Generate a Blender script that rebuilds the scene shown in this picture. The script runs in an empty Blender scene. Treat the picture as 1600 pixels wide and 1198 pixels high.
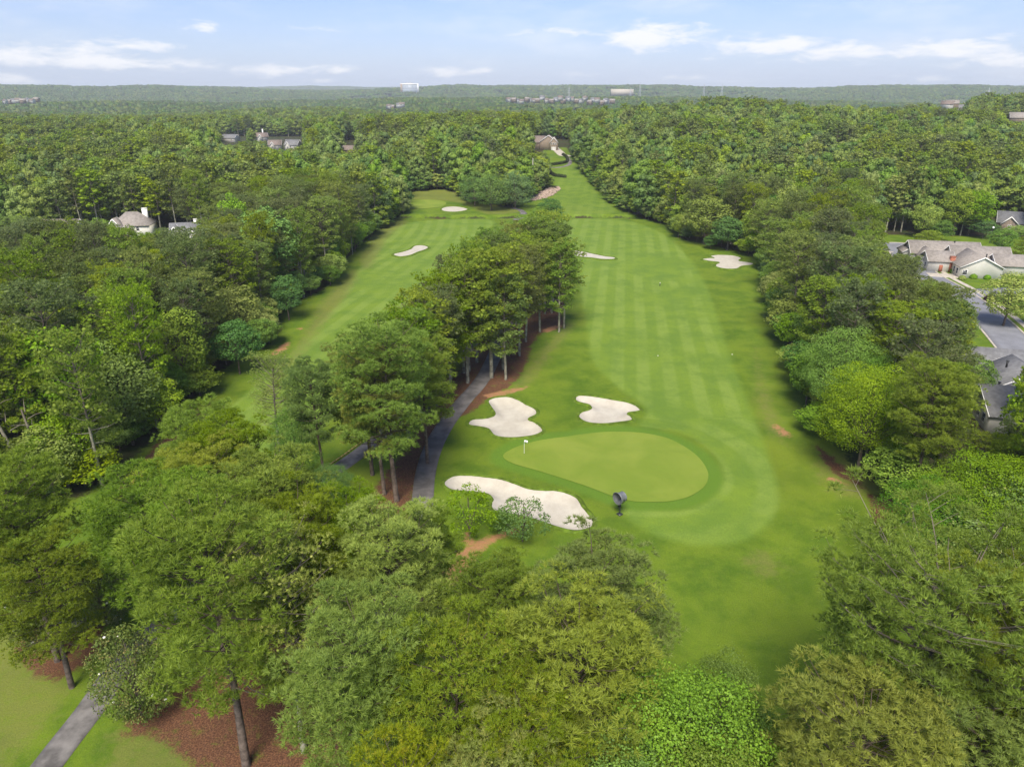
import bpy, bmesh, math, random
import numpy as np
from mathutils import Vector, Matrix
from mathutils.geometry import delaunay_2d_cdt

SC = bpy.context.scene
COL = SC.collection
# ------------------------------------------------------------------ camera, sky, sun
PITCH = math.radians(22.3)
HC = 50.0
FPX = 1108.0
cam_d = bpy.data.cameras.new('camera'); cam = bpy.data.objects.new('camera', cam_d); COL.objects.link(cam)
cam_d.sensor_width = 36; cam_d.lens = FPX / 1600 * 36
cam_d.clip_start = 1; cam_d.clip_end = 40000
cam.location = (0, 0, HC); cam.rotation_euler = (math.pi/2 - PITCH, 0, 0)
SC.camera = cam
SC.view_settings.view_transform = 'Standard'
SC.view_settings.look = 'None'
SC.view_settings.gamma = 1
SC.view_settings.use_curve_mapping = False
SC.view_settings.exposure = 1.75
SC.cycles.max_bounces = 6
SC.cycles.diffuse_bounces = 3
SC.cycles.transparent_max_bounces = 4
SC.cycles.volume_bounces = 0
SC.render.use_persistent_data = False

SUN_EL, SUN_AZ = 54.0, -170.0       # azimuth clockwise from +Y: behind the camera, to the left
sd = bpy.data.lights.new('sun', 'SUN'); sd.energy = 2.0; sd.angle = math.radians(26.0); sd.color = (1.0, 0.92, 0.78)
so = bpy.data.objects.new('sun', sd); COL.objects.link(so)
_a, _e = math.radians(SUN_AZ), math.radians(SUN_EL)
sdir = Vector((math.sin(_a)*math.cos(_e), math.cos(_a)*math.cos(_e), math.sin(_e)))
so.rotation_euler = sdir.to_track_quat('Z', 'Y').to_euler()
so.location = (0, -20, 120)

W = bpy.data.worlds.new("World"); SC.world = W; W.use_nodes = True
nt = W.node_tree; nt.nodes.clear()

class NB:
    """small node helper"""
    def __init__(s, nt): s.nt = nt
    def n(s, typ, **kw):
        nd = s.nt.nodes.new(typ)
        for k, v in kw.items(): setattr(nd, k, v)
        return nd
    def set(s, sock, v):
        if isinstance(v, bpy.types.NodeSocket): s.nt.links.new(v, sock)
        else: sock.default_value = v
    def math(s, op, a, b=0.0, c=None, clamp=False):
        nd = s.n('ShaderNodeMath', operation=op); nd.use_clamp = clamp
        s.set(nd.inputs[0], a); s.set(nd.inputs[1], b)
        if c is not None: s.set(nd.inputs[2], c)
        return nd.outputs[0]
    def mix(s, f, a, b, typ='MIX'):
        nd = s.n('ShaderNodeMix', data_type='RGBA', blend_type=typ); nd.clamp_factor = True
        s.set(nd.inputs[0], f)
        for i, v in ((6, a), (7, b)):
            if isinstance(v, (tuple, list)) and len(v) == 3: v = (*v, 1)
            s.set(nd.inputs[i], v)
        return nd.outputs[2]
    def noise(s, vec, scale, detail=3, rough=.55, dim='3D', dist=0.0):
        nd = s.n('ShaderNodeTexNoise', noise_dimensions=dim)
        if vec is not None: s.set(nd.inputs['Vector'], vec)
        nd.inputs['Scale'].default_value = scale; nd.inputs['Detail'].default_value = detail
        nd.inputs['Roughness'].default_value = rough; nd.inputs['Distortion'].default_value = dist
        return nd.outputs[0]
    def ramp(s, f, lo, hi, smooth=True):
        nd = s.n('ShaderNodeMapRange'); nd.clamp = True
        nd.interpolation_type = 'SMOOTHSTEP' if smooth else 'LINEAR'
        s.set(nd.inputs[0], f); nd.inputs[1].default_value = lo; nd.inputs[2].default_value = hi
        nd.inputs[3].default_value = 0; nd.inputs[4].default_value = 1
        return nd.outputs[0]

b = NB(nt)
sky = b.n('ShaderNodeTexSky', sky_type='NISHITA'); sky.sun_disc = False
sky.sun_elevation = math.radians(SUN_EL); sky.sun_rotation = math.radians(SUN_AZ)
sky.altitude = 300; sky.air_density = 1.0; sky.dust_density = 1.2; sky.ozone_density = 2.0
tc = b.n('ShaderNodeTexCoord'); sp = b.n('ShaderNodeSeparateXYZ'); nt.links.new(tc.outputs['Generated'], sp.inputs[0])
az = b.math('ARCTAN2', sp.outputs[0], sp.outputs[1]); el = b.math('ARCSINE', sp.outputs[2])
cv = b.n('ShaderNodeCombineXYZ'); b.set(cv.inputs[0], b.math('MULTIPLY', az, 1.0)); b.set(cv.inputs[1], b.math('MULTIPLY', el, 3.4)); cv.inputs[2].default_value = 3.1
nz = b.noise(cv.outputs[0], 24, 8, .62, dist=.3)
nz2 = b.noise(cv.outputs[0], 5, 4, .6)
# cumulus banks: (azimuth, elevation, half width, half height) in radians, from their place in the sky
def sk(px, py, wx, wy, s=1.0):
    return (math.atan((px-800)/1197.0), (146-py)*.93/1197.0, wx/1197.0, wy/1197.0, s)
banks = [sk(60, 96, 110, 16), sk(180, 105, 90, 13), sk(240, 82, 55, 10, .8), sk(420, 113, 75, 10, .9), sk(535, 112, 40, 7, .75),
         sk(335, 55, 22, 8, .85), sk(535, 53, 50, 6, .65), sk(705, 113, 65, 8, .9), sk(1010, 62, 75, 24, 1), sk(870, 50, 70, 14, .6),
         sk(1200, 78, 90, 17, 1), sk(1300, 92, 110, 16, .95), sk(1440, 90, 110, 15, .95), sk(1570, 104, 70, 14, .9), sk(910, 119, 30, 5, .8),
         sk(1060, 125, 40, 5, .7), sk(1450, 128, 50, 6, .7), sk(15, 130, 30, 8, .9), sk(505, 128, 30, 5, .7)]
# outside the frame: the same kind of scattered banks all round
rr = random.Random(5)
for k in range(16):
    aa = math.radians(52 + k*16 + rr.uniform(-4, 4))
    if aa > math.pi: aa -= 2*math.pi
    banks.append((aa, rr.uniform(.03, .3), rr.uniform(.06, .16), rr.uniform(.012, .04), rr.uniform(.7, 1)))
field = None
for (a0, e0, wa, we, s0) in banks:
    da = b.math('DIVIDE', b.math('SUBTRACT', az, a0), wa); de = b.math('DIVIDE', b.math('SUBTRACT', el, e0), we)
    r2 = b.math('ADD', b.math('MULTIPLY', da, da), b.math('MULTIPLY', de, de))
    g = b.math('MULTIPLY', b.math('EXPONENT', b.math('MULTIPLY', r2, -0.7)), s0)
    field = g if field is None else b.math('MAXIMUM', field, g)
dens = b.math('ADD', field, b.math('MULTIPLY', b.math('SUBTRACT', nz, .5), 2.3))
cum = b.ramp(dens, .38, 1.12)
cir = b.math('MULTIPLY', b.ramp(nz2, .50, .80), .35)
cov = b.math('MAXIMUM', b.math('MULTIPLY', cum, .93), cir)
hz = b.math('POWER', b.math('SUBTRACT', 1.0, b.math('MAXIMUM', el, 0.0), clamp=True), 14)
SKY_K = 1.0
blue = b.mix(1.0, sky.outputs[0], (0.50, 0.52, 0.68), 'MULTIPLY')
pale = b.mix(b.math('MULTIPLY', hz, .6), blue, (3.1, 3.6, 4.85))
fin = b.mix(cov, pale, (4.35, 4.35, 4.5))
bg = b.n('ShaderNodeBackground'); b.set(bg.inputs[0], fin); bg.inputs[1].default_value = 0.072
ow = b.n('ShaderNodeOutputWorld'); nt.links.new(bg.outputs[0], ow.inputs[0])

# ------------------------------------------------------------------ terrain
def ss(t): t = np.clip(t, 0, 1); return t*t*(3-2*t)
def creek_y(x): return 313 + 1.6*np.sin(x*.07) + .7*np.sin(x*.31+1)+.5*np.sin(x*.83) + 2.2*np.exp(-((x-85)/30.)**2)*-1
def T0(x, y):
    x = np.asarray(x, float); y = np.asarray(y, float)
    z = .35*np.sin(x*.031+1.3)*np.cos(y*.027) * ss((y-20)/60)
    yc = creek_y(x)
    m = ss((x+62)/8) * (1-ss((x-66)/14))
    z = z + m*(-.9*np.exp(-((y-yc+1.2)/1.3)**2)) + .9*ss((y-yc+.5)/1.4)*ss((x+70)/20)
    A = 11 + 3*np.exp(-((x-230)/140.)**2) - 7*np.exp(-((x+330)/190.)**2)
    hill = A*ss((y-322)/230)
    hill = hill*(1-1.9*ss((y-690)/480))
    z = z + hill
    z = z + 20*np.exp(-((x-560)/120.)**2 - ((y-800)/170.)**2) + 8*np.exp(-((x-190)/90.)**2 - ((y-720)/90.)**2)
    far = ss((y-950)/700)
    z = z + far*(7*np.sin(x*.0042+.8)*np.sin(y*.0036+.4) + 5*np.sin(x*.0093+2)*np.cos(y*.0071))
    r = np.hypot(x, y)
    z = z + 20*ss((r-1750)/650)*(.75+.35*np.sin(x*.0023+1)) - 18*ss((r-2600)/500)
    z = z + (72+7*np.sin(x*.0012+.3)+4*np.sin(x*.0031+1.2))*ss((r-3500)/1300)
    z = z - 40*ss((r-5200)/900) + (52+18*np.sin(x*.00075+2.6))*ss((r-6800)/1900)
    return z

def ray(px, py):
    u = (px-800)/FPX; v = (599-py)/FPX
    c, s = math.cos(PITCH), math.sin(PITCH)
    return np.array([u, c + v*s, -s + v*c])
def gp(px, py, h=0.0):
    """the world point seen at a place of the photo, h metres above the terrain"""
    d = ray(px, py)
    t = 5.0
    while t < 9000:
        x, y, z = d[0]*t, d[1]*t, HC+d[2]*t
        e = z - float(T0(x, y)) - h
        if e <= 0: break
        t += max(.02, e*.35/ max(.05, abs(d[2])+.02)) if e > .02 else .02
    return (x, y, float(T0(x, y)))
def proj(x, y, z):
    c, s = math.cos(PITCH), math.sin(PITCH)
    dz = z-HC
    zc = y*c - dz*s; up = y*s + dz*c
    return 800+FPX*x/zc, 599-FPX*up/zc, zc

def smooth_poly(P, closed=True, n=5):
    P = np.array([p[:2] for p in P]); N = len(P); out = []
    rng = range(N) if closed else range(N-1)
    for i in rng:
        if closed: p0, p1, p2, p3 = P[i-1], P[i], P[(i+1) % N], P[(i+2) % N]
        else: p0, p1, p2, p3 = P[max(i-1, 0)], P[i], P[i+1], P[min(i+2, N-1)]
        for k in range(n):
            t = k/n
            out.append(.5*((2*p1)+(-p0+p2)*t+(2*p0-5*p1+4*p2-p3)*t*t+(-p0+3*p1-3*p2+p3)*t**3))
    if not closed: out.append(P[-1])
    return np.array(out)
def wp(pix, closed=True, n=5): return smooth_poly([gp(*p) for p in pix], closed, n)
def signed(P, x, y):
    """distance inside (+) / outside (-) of polygon P"""
    x = np.asarray(x, float); y = np.asarray(y, float)
    d = np.full(x.shape, 1e18); ins = np.zeros(x.shape, bool)
    Q = np.roll(P, -1, 0)
    for (x1, y1), (x2, y2) in zip(P, Q):
        ex, ey = x2-x1, y2-y1
        L = ex*ex+ey*ey+1e-12
        t = np.clip(((x-x1)*ex+(y-y1)*ey)/L, 0, 1)
        d = np.minimum(d, (x-x1-t*ex)**2+(y-y1-t*ey)**2)
        if y1 != y2:
            c = ((y1 > y) != (y2 > y)) & (x < ex*(y-y1)/ey+x1)
            ins ^= c
    d = np.sqrt(d)
    return np.where(ins, d, -d)
def sdl(P, x, y, pad=12):
    """signed() only near the polygon, far outside elsewhere"""
    x = np.asarray(x, float); y = np.asarray(y, float)
    r = np.full(x.shape, -pad*1.0)
    m = (x > P[:, 0].min()-pad) & (x < P[:, 0].max()+pad) & (y > P[:, 1].min()-pad) & (y < P[:, 1].max()+pad)
    if m.any(): r[m] = signed(P, x[m], y[m])
    return r

BUNKERS = [
 ('L', 'three-lobed white sand bunker left of the putting green beside the path', [(732,662),(740,657),(762,655),(774,649),(768,638),(763,628),(775,623),(795,622),(810,627),(822,634),(837,642),(837,650),(825,657),(836,663),(846,672),(847,679),(832,686),(800,689),(775,685),(764,673),(748,669),(735,667)]),
 ('R', 'white sand bunker above the putting green, notched on both sides', [(899,624),(905,620),(925,621),(955,626),(985,632),(1000,641),(996,645),(980,648),(987,655),(985,661),(962,665),(940,667),(917,664),(905,655),(907,647),(923,641),(921,635),(903,630)]),
 ('F', 'long white sand bunker in front of the putting green behind two small trees', [(694,757),(706,747),(725,745),(755,748),(780,752),(800,758),(825,767),(847,770),(875,772),(900,782),(911,797),(925,813),(926,823),(918,829),(897,832),(870,826),(838,815),(800,806),(780,804),(769,797),(768,788),(770,781),(760,774),(735,771),(706,768)]),
 ('D', 'slim curved white sand bunker on the left fairway', [(615,398),(630,394),(642,390),(648,385),(660,384),(669,387),(664,391),(652,395),(640,400),(624,402)]),
 ('E', 'small white sand bunker beside the distant left green', [(690,328),(700,325),(717,324),(730,327),(726,330),(710,332),(695,331)]),
 ('I', 'white sand bunker showing from behind the island pines', [(880,392),(905,393),(925,397),(945,401),(960,403),(958,406),(940,406),(925,404),(905,402),(882,399)]),
 ('G', 'many-lobed white sand bunker at the right edge of the right fairway', [(1097,406),(1108,404),(1116,404),(1110,401),(1122,399),(1145,400),(1158,404),(1154,408),(1166,410),(1176,412),(1174,415),(1158,417),(1150,421),(1132,421),(1120,418),(1119,414),(1124,411),(1108,409)]),
]
BW = [(k, l, wp(p)) for k, l, p in BUNKERS]
GREEN = wp([(786,716),(800,705),(832,695),(875,687),(925,680),(975,678),(1012,681),(1045,689),(1072,703),(1092,719),(1104,737),(1106,751),(1098,766),(1075,780),(1045,787),(1020,788),(990,787),(960,780),(920,765),(875,750),(840,739),(800,727)])
GREEN2 = wp([(628,322),(640,316),(662,314),(685,315),(697,319),(692,324),(675,327),(650,328),(634,326)])
def Tb(x, y, sand=False):
    z = T0(x, y)
    z = z + .35*ss((sdl(GREEN, x, y, 9)+9)/9)
    z = z + .5*ss((sdl(GREEN2, x, y, 9)+9)/9)
    for k, l, P in BW[:3]:
        s = sdl(P, x, y, 6)
        z = z + .22*ss((s+4)/4)*(1-ss(s/.6)) - .60*ss(s/1.6)
        if not sand: z = z - .22*ss((s-.05)/.8)
    return z

FAIR_R = wp([(882,345),(935,342),(985,346),(1030,362),(1070,395),(1100,440),(1122,500),(1142,560),(1165,620),(1192,690),(1214,760),(1207,810),(1165,843),(1095,852),(1030,838),(985,815),(975,795),(1060,800),(1110,780),(1128,745),(1110,705),(1060,676),(1000,668),(1010,640),(960,600),(925,560),(915,500),(905,440),(893,400),(882,370)], n=4)
FAIR_L = wp([(640,348),(700,343),(772,345),(745,372),(700,425),(650,490),(600,560),(545,625),(470,700),(380,790),(270,900),(170,830),(260,740),(330,655),(380,620),(430,575),(480,525),(530,470),(560,420),(590,380),(612,358)], n=4)
TEE = wp([(868,335),(866,300),(868,280),(874,262),(890,256),(903,262),(915,280),(935,305),(960,332)], n=4)
STRAW = [wp(p, n=3) for p in (
 [(575,830),(585,760),(640,690),(690,600),(735,545),(768,520),(800,480),(825,430),(850,405),(872,430),(884,470),(878,490),(884,508),(850,520),(832,540),(828,560),(812,590),(795,606),(770,622),(745,640),(718,655),(690,672),(672,705),(648,790),(640,830)],
 [(20,1012),(50,980),(110,962),(160,972),(172,995),(150,1030),(120,1052),(80,1066),(48,1056)],
 [(190,1150),(215,1105),(270,1080),(330,1040),(400,1010),(520,960),(560,1060),(600,1200),(430,1250),(330,1230),(250,1160)],
 [(180,770),(235,700),(300,640),(335,628),(290,672),(250,720),(200,790)],
 [(1380,775),(1330,735),(1270,690),(1300,740),(1350,765),(1370,830),(1440,850),(1440,700)],
)]
CLAY = [wp(p, n=3) for p in (
 [(700,925),(668,915),(690,893),(712,862),(745,842),(800,825),(812,832),(770,850),(742,880),(722,905)],
 [(640,952),(650,935),(662,925),(690,940),(705,950),(690,960)],
 [(700,975),(690,955),(720,960),(735,975)],
 [(1205,664),(1215,662),(1238,678),(1236,684),(1216,678)],
 [(1285,748),(1300,744),(1322,756),(1315,758)],
 [(845,516),(862,509),(880,507),(876,513),(855,520)],
 [(420,555),(440,537),(455,533),(450,545),(430,556)],
 [(752,618),(790,608),(828,603),(805,614),(770,624)],
 [(462,513),(475,511),(470,516)],
 [(720,835),(735,830),(745,850),(725,850)],
)]
WORN = [wp(p, n=3) for p in (
 [(775,622),(800,600),(830,560),(880,505),(900,510),(860,560),(832,600),(800,616)],
 [(1270,720),(1330,700),(1400,760),(1340,780),(1290,765)],
 [(1180,540),(1200,600),(1230,680),(1215,690),(1180,640)],
 [(625,300),(700,296),(780,318),(820,330),(760,336),(720,318),(640,312)],
 [(1150,870),(1200,860),(1230,890),(1190,905)],
 [(-60,1000),(30,960),(120,1060),(80,1130),(20,1200),(-60,1240)],
 [(160,1150),(240,1120),(330,1180),(300,1260),(150,1260)],
 [(560,400),(600,345),(640,345),(610,370),(580,420)],
 [(400,620),(460,540),(500,470),(550,420),(560,440),(500,520),(430,620)],
)]

def mesh_np(name, V, F):
    """V (n,3); F (m,k) int array or list of such"""
    me = bpy.data.meshes.new(name)
    V = np.ascontiguousarray(V, np.float32)
    Fs = F if isinstance(F, list) else [F]
    Fs = [np.asarray(f, np.int32) for f in Fs if len(f)]
    nl = sum(f.size for f in Fs); nf = sum(len(f) for f in Fs)
    me.vertices.add(len(V)); me.vertices.foreach_set('co', V.ravel())
    me.loops.add(nl); me.loops.foreach_set('vertex_index', np.concatenate([f.ravel() for f in Fs]))
    tot = np.concatenate([np.full(len(f), f.shape[1], np.int32) for f in Fs])
    st = np.concatenate([[0], np.cumsum(tot)[:-1]]).astype(np.int32)
    me.polygons.add(nf); me.polygons.foreach_set('loop_start', st); me.polygons.foreach_set('loop_total', tot)
    me.update(calc_edges=True)
    return me
def link(name, me, mat=None, parent=None, **props):
    o = bpy.data.objects.new(name, me); COL.objects.link(o)
    if mat is not None and me is not None and not me.materials: me.materials.append(mat)
    if parent is not None: o.parent = parent
    for k, v in props.items(): o[k] = v
    return o
def empty(name, loc, label, cat, group=None, rz=0):
    o = bpy.data.objects.new(name, None); COL.objects.link(o); o.location = loc; o.rotation_euler = (0, 0, rz)
    o.empty_display_size = .5
    o['label'] = label; o['category'] = cat
    if group: o['group'] = group
    return o
def smooth_shade(me): me.polygons.foreach_set('use_smooth', np.ones(len(me.polygons), bool)); me.update()

# ------------------------------------------------------------------ materials
def mat(name, col, rough=.8, spec=.2, bump=None, var=None, metal=0.0):
    """plain procedural material: colour with noise variation (var=(scale, amount)), bump=(scale, strength)"""
    m = bpy.data.materials.new(name); m.use_nodes = True; q = NB(m.node_tree); ns = m.node_tree.nodes
    p = ns['Principled BSDF']; p.inputs['Roughness'].default_value = rough
    p.inputs['Specular IOR Level'].default_value = spec; p.inputs['Metallic'].default_value = metal
    t = q.n('ShaderNodeTexCoord').outputs['Object']
    c = (*col, 1)
    if var:
        f = q.noise(t, var[0], 4, .6)
        lo = tuple(v*(1-var[1]) for v in col); hi = tuple(min(1, v*(1+var[1])) for v in col)
        c = q.mix(q.ramp(f, .3, .7), lo, hi)
    q.set(p.inputs['Base Color'], c)
    if bump:
        bn = q.n('ShaderNodeBump'); q.set(bn.inputs['Height'], q.noise(t, bump[0], 3)); bn.inputs['Strength'].default_value = bump[1]
        bn.inputs['Distance'].default_value = .05
        m.node_tree.links.new(bn.outputs[0], p.inputs['Normal'])
    return m

def grass_material():
    m = bpy.data.materials.new('turf'); m.use_nodes = True; q = NB(m.node_tree)
    p = m.node_tree.nodes['Principled BSDF']; p.inputs['Roughness'].default_value = .85; p.inputs['Specular IOR Level'].default_value = .15
    t = q.n('ShaderNodeTexCoord').outputs['Object']
    at = q.n('ShaderNodeAttribute', attribute_name='zones'); s = q.n('ShaderNodeSeparateColor'); m.node_tree.links.new(at.outputs['Color'], s.inputs[0])
    straw, mown, clay = s.outputs[0], s.outputs[1], s.outputs[2]
    at2 = q.n('ShaderNodeAttribute', attribute_name='zones_more'); s2 = q.n('ShaderNodeSeparateColor'); m.node_tree.links.new(at2.outputs['Color'], s2.inputs[0])
    worn, forest, ring = s2.outputs[0], s2.outputs[1], s2.outputs[2]
    st = q.n('ShaderNodeAttribute', attribute_name='mow_line').outputs['Fac']
    n1 = q.noise(t, .035, 4, .6, dist=.6); n2 = q.noise(t, .13, 6, .68, dist=.2); n3 = q.noise(t, 1.1, 4, .7); n4 = q.noise(t, 7, 3, .7)
    rough = q.mix(q.ramp(n2, .36, .62), (0.0664, 0.1242, 0.0079), (0.1162, 0.1769, 0.0120))
    rough = q.mix(q.math('MULTIPLY', q.ramp(n1, .48, .72), .5), rough, (0.1495, 0.1844, 0.0146))
    rough = q.mix(q.math('MULTIPLY', q.ramp(n3, .45, .75), .22), rough, (0.1377, 0.1652, 0.0243))
    mow = q.mix(q.ramp(n2, .35, .65), (0.1045, 0.1772, 0.0224), (0.1399, 0.2145, 0.0224))
    sn = q.math('SINE', q.math('MULTIPLY', st, 2*math.pi/5.0))
    stripe = q.math('MULTIPLY', q.ramp(sn, -.5, .5), q.ramp(n1, .34, .52))
    mow = q.mix(q.math('MULTIPLY', q.math('MULTIPLY', stripe, q.ramp(n2, .25, .6)), .55), mow, (0.1819, 0.2565, 0.0485))
    c = q.mix(q.math('ADD', mown, q.math('MULTIPLY', q.math('SUBTRACT', n3, .5), .3), clamp=True), rough, mow)
    c = q.mix(ring, c, (0.0913, 0.1695, 0.0157))
    nm = q.math('MULTIPLY', q.math('SUBTRACT', q.noise(t, .8, 8, .75, dist=.5), .5), 2.2)
    wv = q.ramp(q.math('ADD', worn, nm), .35, 1.1)
    c = q.mix(q.math('MULTIPLY', wv, .55), c, (.16, .155, .045))
    c = q.mix(q.ramp(q.math('ADD', straw, nm), .40, .95), c, q.mix(q.ramp(n4, .35, .7), (.070, .034, .020), q.mix(n3, (.13, .060, .032), (.19, .095, .05))))
    c = q.mix(q.ramp(q.math('ADD', clay, nm), .45, 1.15), c, q.mix(n3, (.34, .15, .07), (.32, .19, .10)))
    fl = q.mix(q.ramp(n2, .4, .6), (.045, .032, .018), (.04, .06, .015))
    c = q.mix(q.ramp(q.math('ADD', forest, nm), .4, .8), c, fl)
    c = q.mix(1.0, c, q.mix(q.ramp(n4, .3, .7, False), (.80, .80, .80), (1.2, 1.2, 1.2)), 'MULTIPLY')
    q.set(p.inputs['Base Color'], c)
    bn = q.n('ShaderNodeBump'); q.set(bn.inputs['Height'], q.math('ADD', n4, n3)); bn.inputs['Strength'].default_value = .35; bn.inputs['Distance'].default_value = .12
    m.node_tree.links.new(bn.outputs[0], p.inputs['Normal'])
    return m
M_TURF = grass_material()
def green_mat():
    m = bpy.data.materials.new('bentgrass'); m.use_nodes = True; q = NB(m.node_tree)
    p = m.node_tree.nodes['Principled BSDF']; p.inputs['Roughness'].default_value = .8; p.inputs['Specular IOR Level'].default_value = .2
    t = q.n('ShaderNodeTexCoord').outputs['Object']
    c = q.mix(q.ramp(q.noise(t, .12, 5, .6, dist=.5), .35, .68), (0.143, 0.205, 0.021), (0.190, 0.241, 0.033))
    mp = q.n('ShaderNodeMapping'); m.node_tree.links.new(t, mp.inputs[0]); mp.inputs['Scale'].default_value = (.25, 2.2, 1); mp.inputs['Rotation'].default_value = (0, 0, .1)
    c = q.mix(q.math('MULTIPLY', q.ramp(q.noise(mp.outputs[0], 1.0, 4), .4, .7), .25), c, (0.152, 0.245, 0.025))
    c = q.mix(1.0, c, q.mix(q.noise(t, 9, 3, .7), (.88, .88, .88), (1.1, 1.1, 1.1)), 'MULTIPLY')
    q.set(p.inputs['Base Color'], c); return m
M_GREEN = green_mat()
def sand_mat():
    m = bpy.data.materials.new('sand'); m.use_nodes = True; q = NB(m.node_tree)
    p = m.node_tree.nodes['Principled BSDF']; p.inputs['Roughness'].default_value = .95; p.inputs['Specular IOR Level'].default_value = .1
    t = q.n('ShaderNodeTexCoord').outputs['Object']
    c = q.mix(q.ramp(q.noise(t, .5, 5, .7), .3, .7), (0.390, 0.359, 0.302), (0.464, 0.438, 0.375))
    mp = q.n('ShaderNodeMapping'); m.node_tree.links.new(t, mp.inputs[0]); mp.inputs['Scale'].default_value = (6, .6, 1); mp.inputs['Rotation'].default_value = (0, 0, .7)
    f = q.noise(mp.outputs[0], 1.4, 4, .6)
    c = q.mix(q.math('MULTIPLY', q.ramp(f, .55, .8), .35), c, (0.368, 0.331, 0.285))
    c = q.mix(q.math('MULTIPLY', q.ramp(q.noise(t, 2.2, 5, .8), .68, .8), .7), c, (0.313, 0.265, 0.202))
    q.set(p.inputs['Base Color'], c)
    bn = q.n('ShaderNodeBump'); q.set(bn.inputs['Height'], f); bn.inputs['Strength'].default_value = .4; bn.inputs['Distance'].default_value = .06
    m.node_tree.links.new(bn.outputs[0], p.inputs['Normal']); return m
M_SAND = sand_mat()
M_ASPHALT = mat('asphalt', (.13, .12, .112), .85, .2, (30, .3), (.45, .30))
M_OLDPATH = mat('worn_asphalt', (.145, .137, .13), .9, .2, (20, .3), (.4, .45))
M_ROAD = mat('street_asphalt', (.19, .195, .215), .85, .2, None, (.3, .12))
M_CONC = mat('concrete', (.42, .38, .32), .9, .2, None, (.8, .15))
M_LIP = mat('lip_turf', (.085, .135, .014), .9, .1, (4, .5), (1.2, .35))
M_BARK = mat('bark', (.14, .11, .09), .95, .1, (3, .8), (1.5, .45))
M_LICHEN = mat('lichen_bark', (.27, .26, .20), .95, .1, (3, .8), (1.1, .5))
M_TWIG = mat('dead_twig', (.30, .27, .23), .95, .1, None, (1, .3))

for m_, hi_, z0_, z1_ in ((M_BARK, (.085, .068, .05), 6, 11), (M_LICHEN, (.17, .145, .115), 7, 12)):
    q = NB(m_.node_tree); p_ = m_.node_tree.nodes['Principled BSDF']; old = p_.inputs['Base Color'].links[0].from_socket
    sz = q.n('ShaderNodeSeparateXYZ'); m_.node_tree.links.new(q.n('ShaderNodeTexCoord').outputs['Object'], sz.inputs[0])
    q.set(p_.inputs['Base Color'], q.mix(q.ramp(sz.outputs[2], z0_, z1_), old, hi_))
def leaf_mat(name, dark, light, tip=None, trans=.30):
    m = bpy.data.materials.new(name); m.use_nodes = True; q = NB(m.node_tree); n = m.node_tree
    n.nodes.remove(n.nodes['Principled BSDF'])
    oi = q.n('ShaderNodeObjectInfo'); ge = q.n('ShaderNodeNewGeometry'); t = q.n('ShaderNodeTexCoord').outputs['Object']
    f = q.math('ADD', q.math('MULTIPLY', ge.outputs['Random Per Island'], .34), q.math('MULTIPLY', q.noise(t, .35, 3), .66))
    c = q.mix(q.ramp(f, .15, .8), dark, light)
    if tip: c = q.mix(q.math('MULTIPLY', q.ramp(q.noise(t, .9, 3), .48, .66), q.ramp(ge.outputs['Random Per Island'], .3, .9)), c, tip)
    hsv = q.n('ShaderNodeHueSaturation'); q.set(hsv.inputs['Color'], c)
    q.set(hsv.inputs['Hue'], q.math('ADD', q.math('MULTIPLY', oi.outputs['Random'], .03), .485))
    r2 = q.math('FRACT', q.math('MULTIPLY', oi.outputs['Random'], 17.3))
    q.set(hsv.inputs['Value'], q.math('ADD', q.math('MULTIPLY', r2, .28), .86))
    q.set(hsv.inputs['Saturation'], q.math('ADD', q.math('MULTIPLY', q.math('FRACT', q.math('MULTIPLY', oi.outputs['Random'], 41.7)), .25), .86))
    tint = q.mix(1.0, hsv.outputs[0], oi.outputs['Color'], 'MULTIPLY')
    df = q.n('ShaderNodeBsdfDiffuse'); tr = q.n('ShaderNodeBsdfTranslucent'); mx = q.n('ShaderNodeMixShader'); mx.inputs[0].default_value = trans
    gl = q.n('ShaderNodeBsdfGlossy'); gl.inputs['Roughness'].default_value = .5; gl.inputs['Color'].default_value = (1, 1, 1, 1)
    m2 = q.n('ShaderNodeMixShader'); m2.inputs[0].default_value = .008
    q.set(df.inputs[0], tint); q.set(tr.inputs[0], tint)
    n.links.new(df.outputs[0], mx.inputs[1]); n.links.new(tr.outputs[0], mx.inputs[2])
    n.links.new(mx.outputs[0], m2.inputs[1]); n.links.new(gl.outputs[0], m2.inputs[2])
    n.links.new(m2.outputs[0], n.nodes['Material Output'].inputs[0])
    return m
L_PINE = leaf_mat('pine_needles', (0.159, 0.235, 0.032), (0.340, 0.431, 0.053), trans=.46)
L_PINED = leaf_mat('pine_needles_dark', (0.117, 0.168, 0.049), (0.249, 0.306, 0.080), trans=.46)
L_GOLD = leaf_mat('pine_needles_golden', (0.167, 0.232, 0.023), (0.321, 0.387, 0.040), (0.420, 0.393, 0.060), .36)
L_PALE = leaf_mat('pine_needles_pale', (0.260, 0.305, 0.065), (0.468, 0.494, 0.130), (0.546, 0.507, 0.195), .36)
L_H = [leaf_mat('leaf_a', (0.097, 0.196, 0.027), (0.234, 0.378, 0.039)),
       leaf_mat('leaf_b', (0.140, 0.245, 0.027), (0.320, 0.453, 0.044)),
       leaf_mat('leaf_c', (0.068, 0.145, 0.036), (0.156, 0.274, 0.049)),
       leaf_mat('leaf_d', (0.152, 0.222, 0.044), (0.336, 0.393, 0.080)),
       leaf_mat('leaf_e', (0.138, 0.214, 0.022), (0.299, 0.379, 0.042))]
L_MAG = leaf_mat('magnolia_leaf', (0.062, 0.100, 0.024), (0.172, 0.218, 0.044), (0.250, 0.203, 0.078), .12)
L_WILLOW = leaf_mat('willow_oak_leaf', (0.102, 0.196, 0.054), (0.211, 0.320, 0.087))
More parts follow.
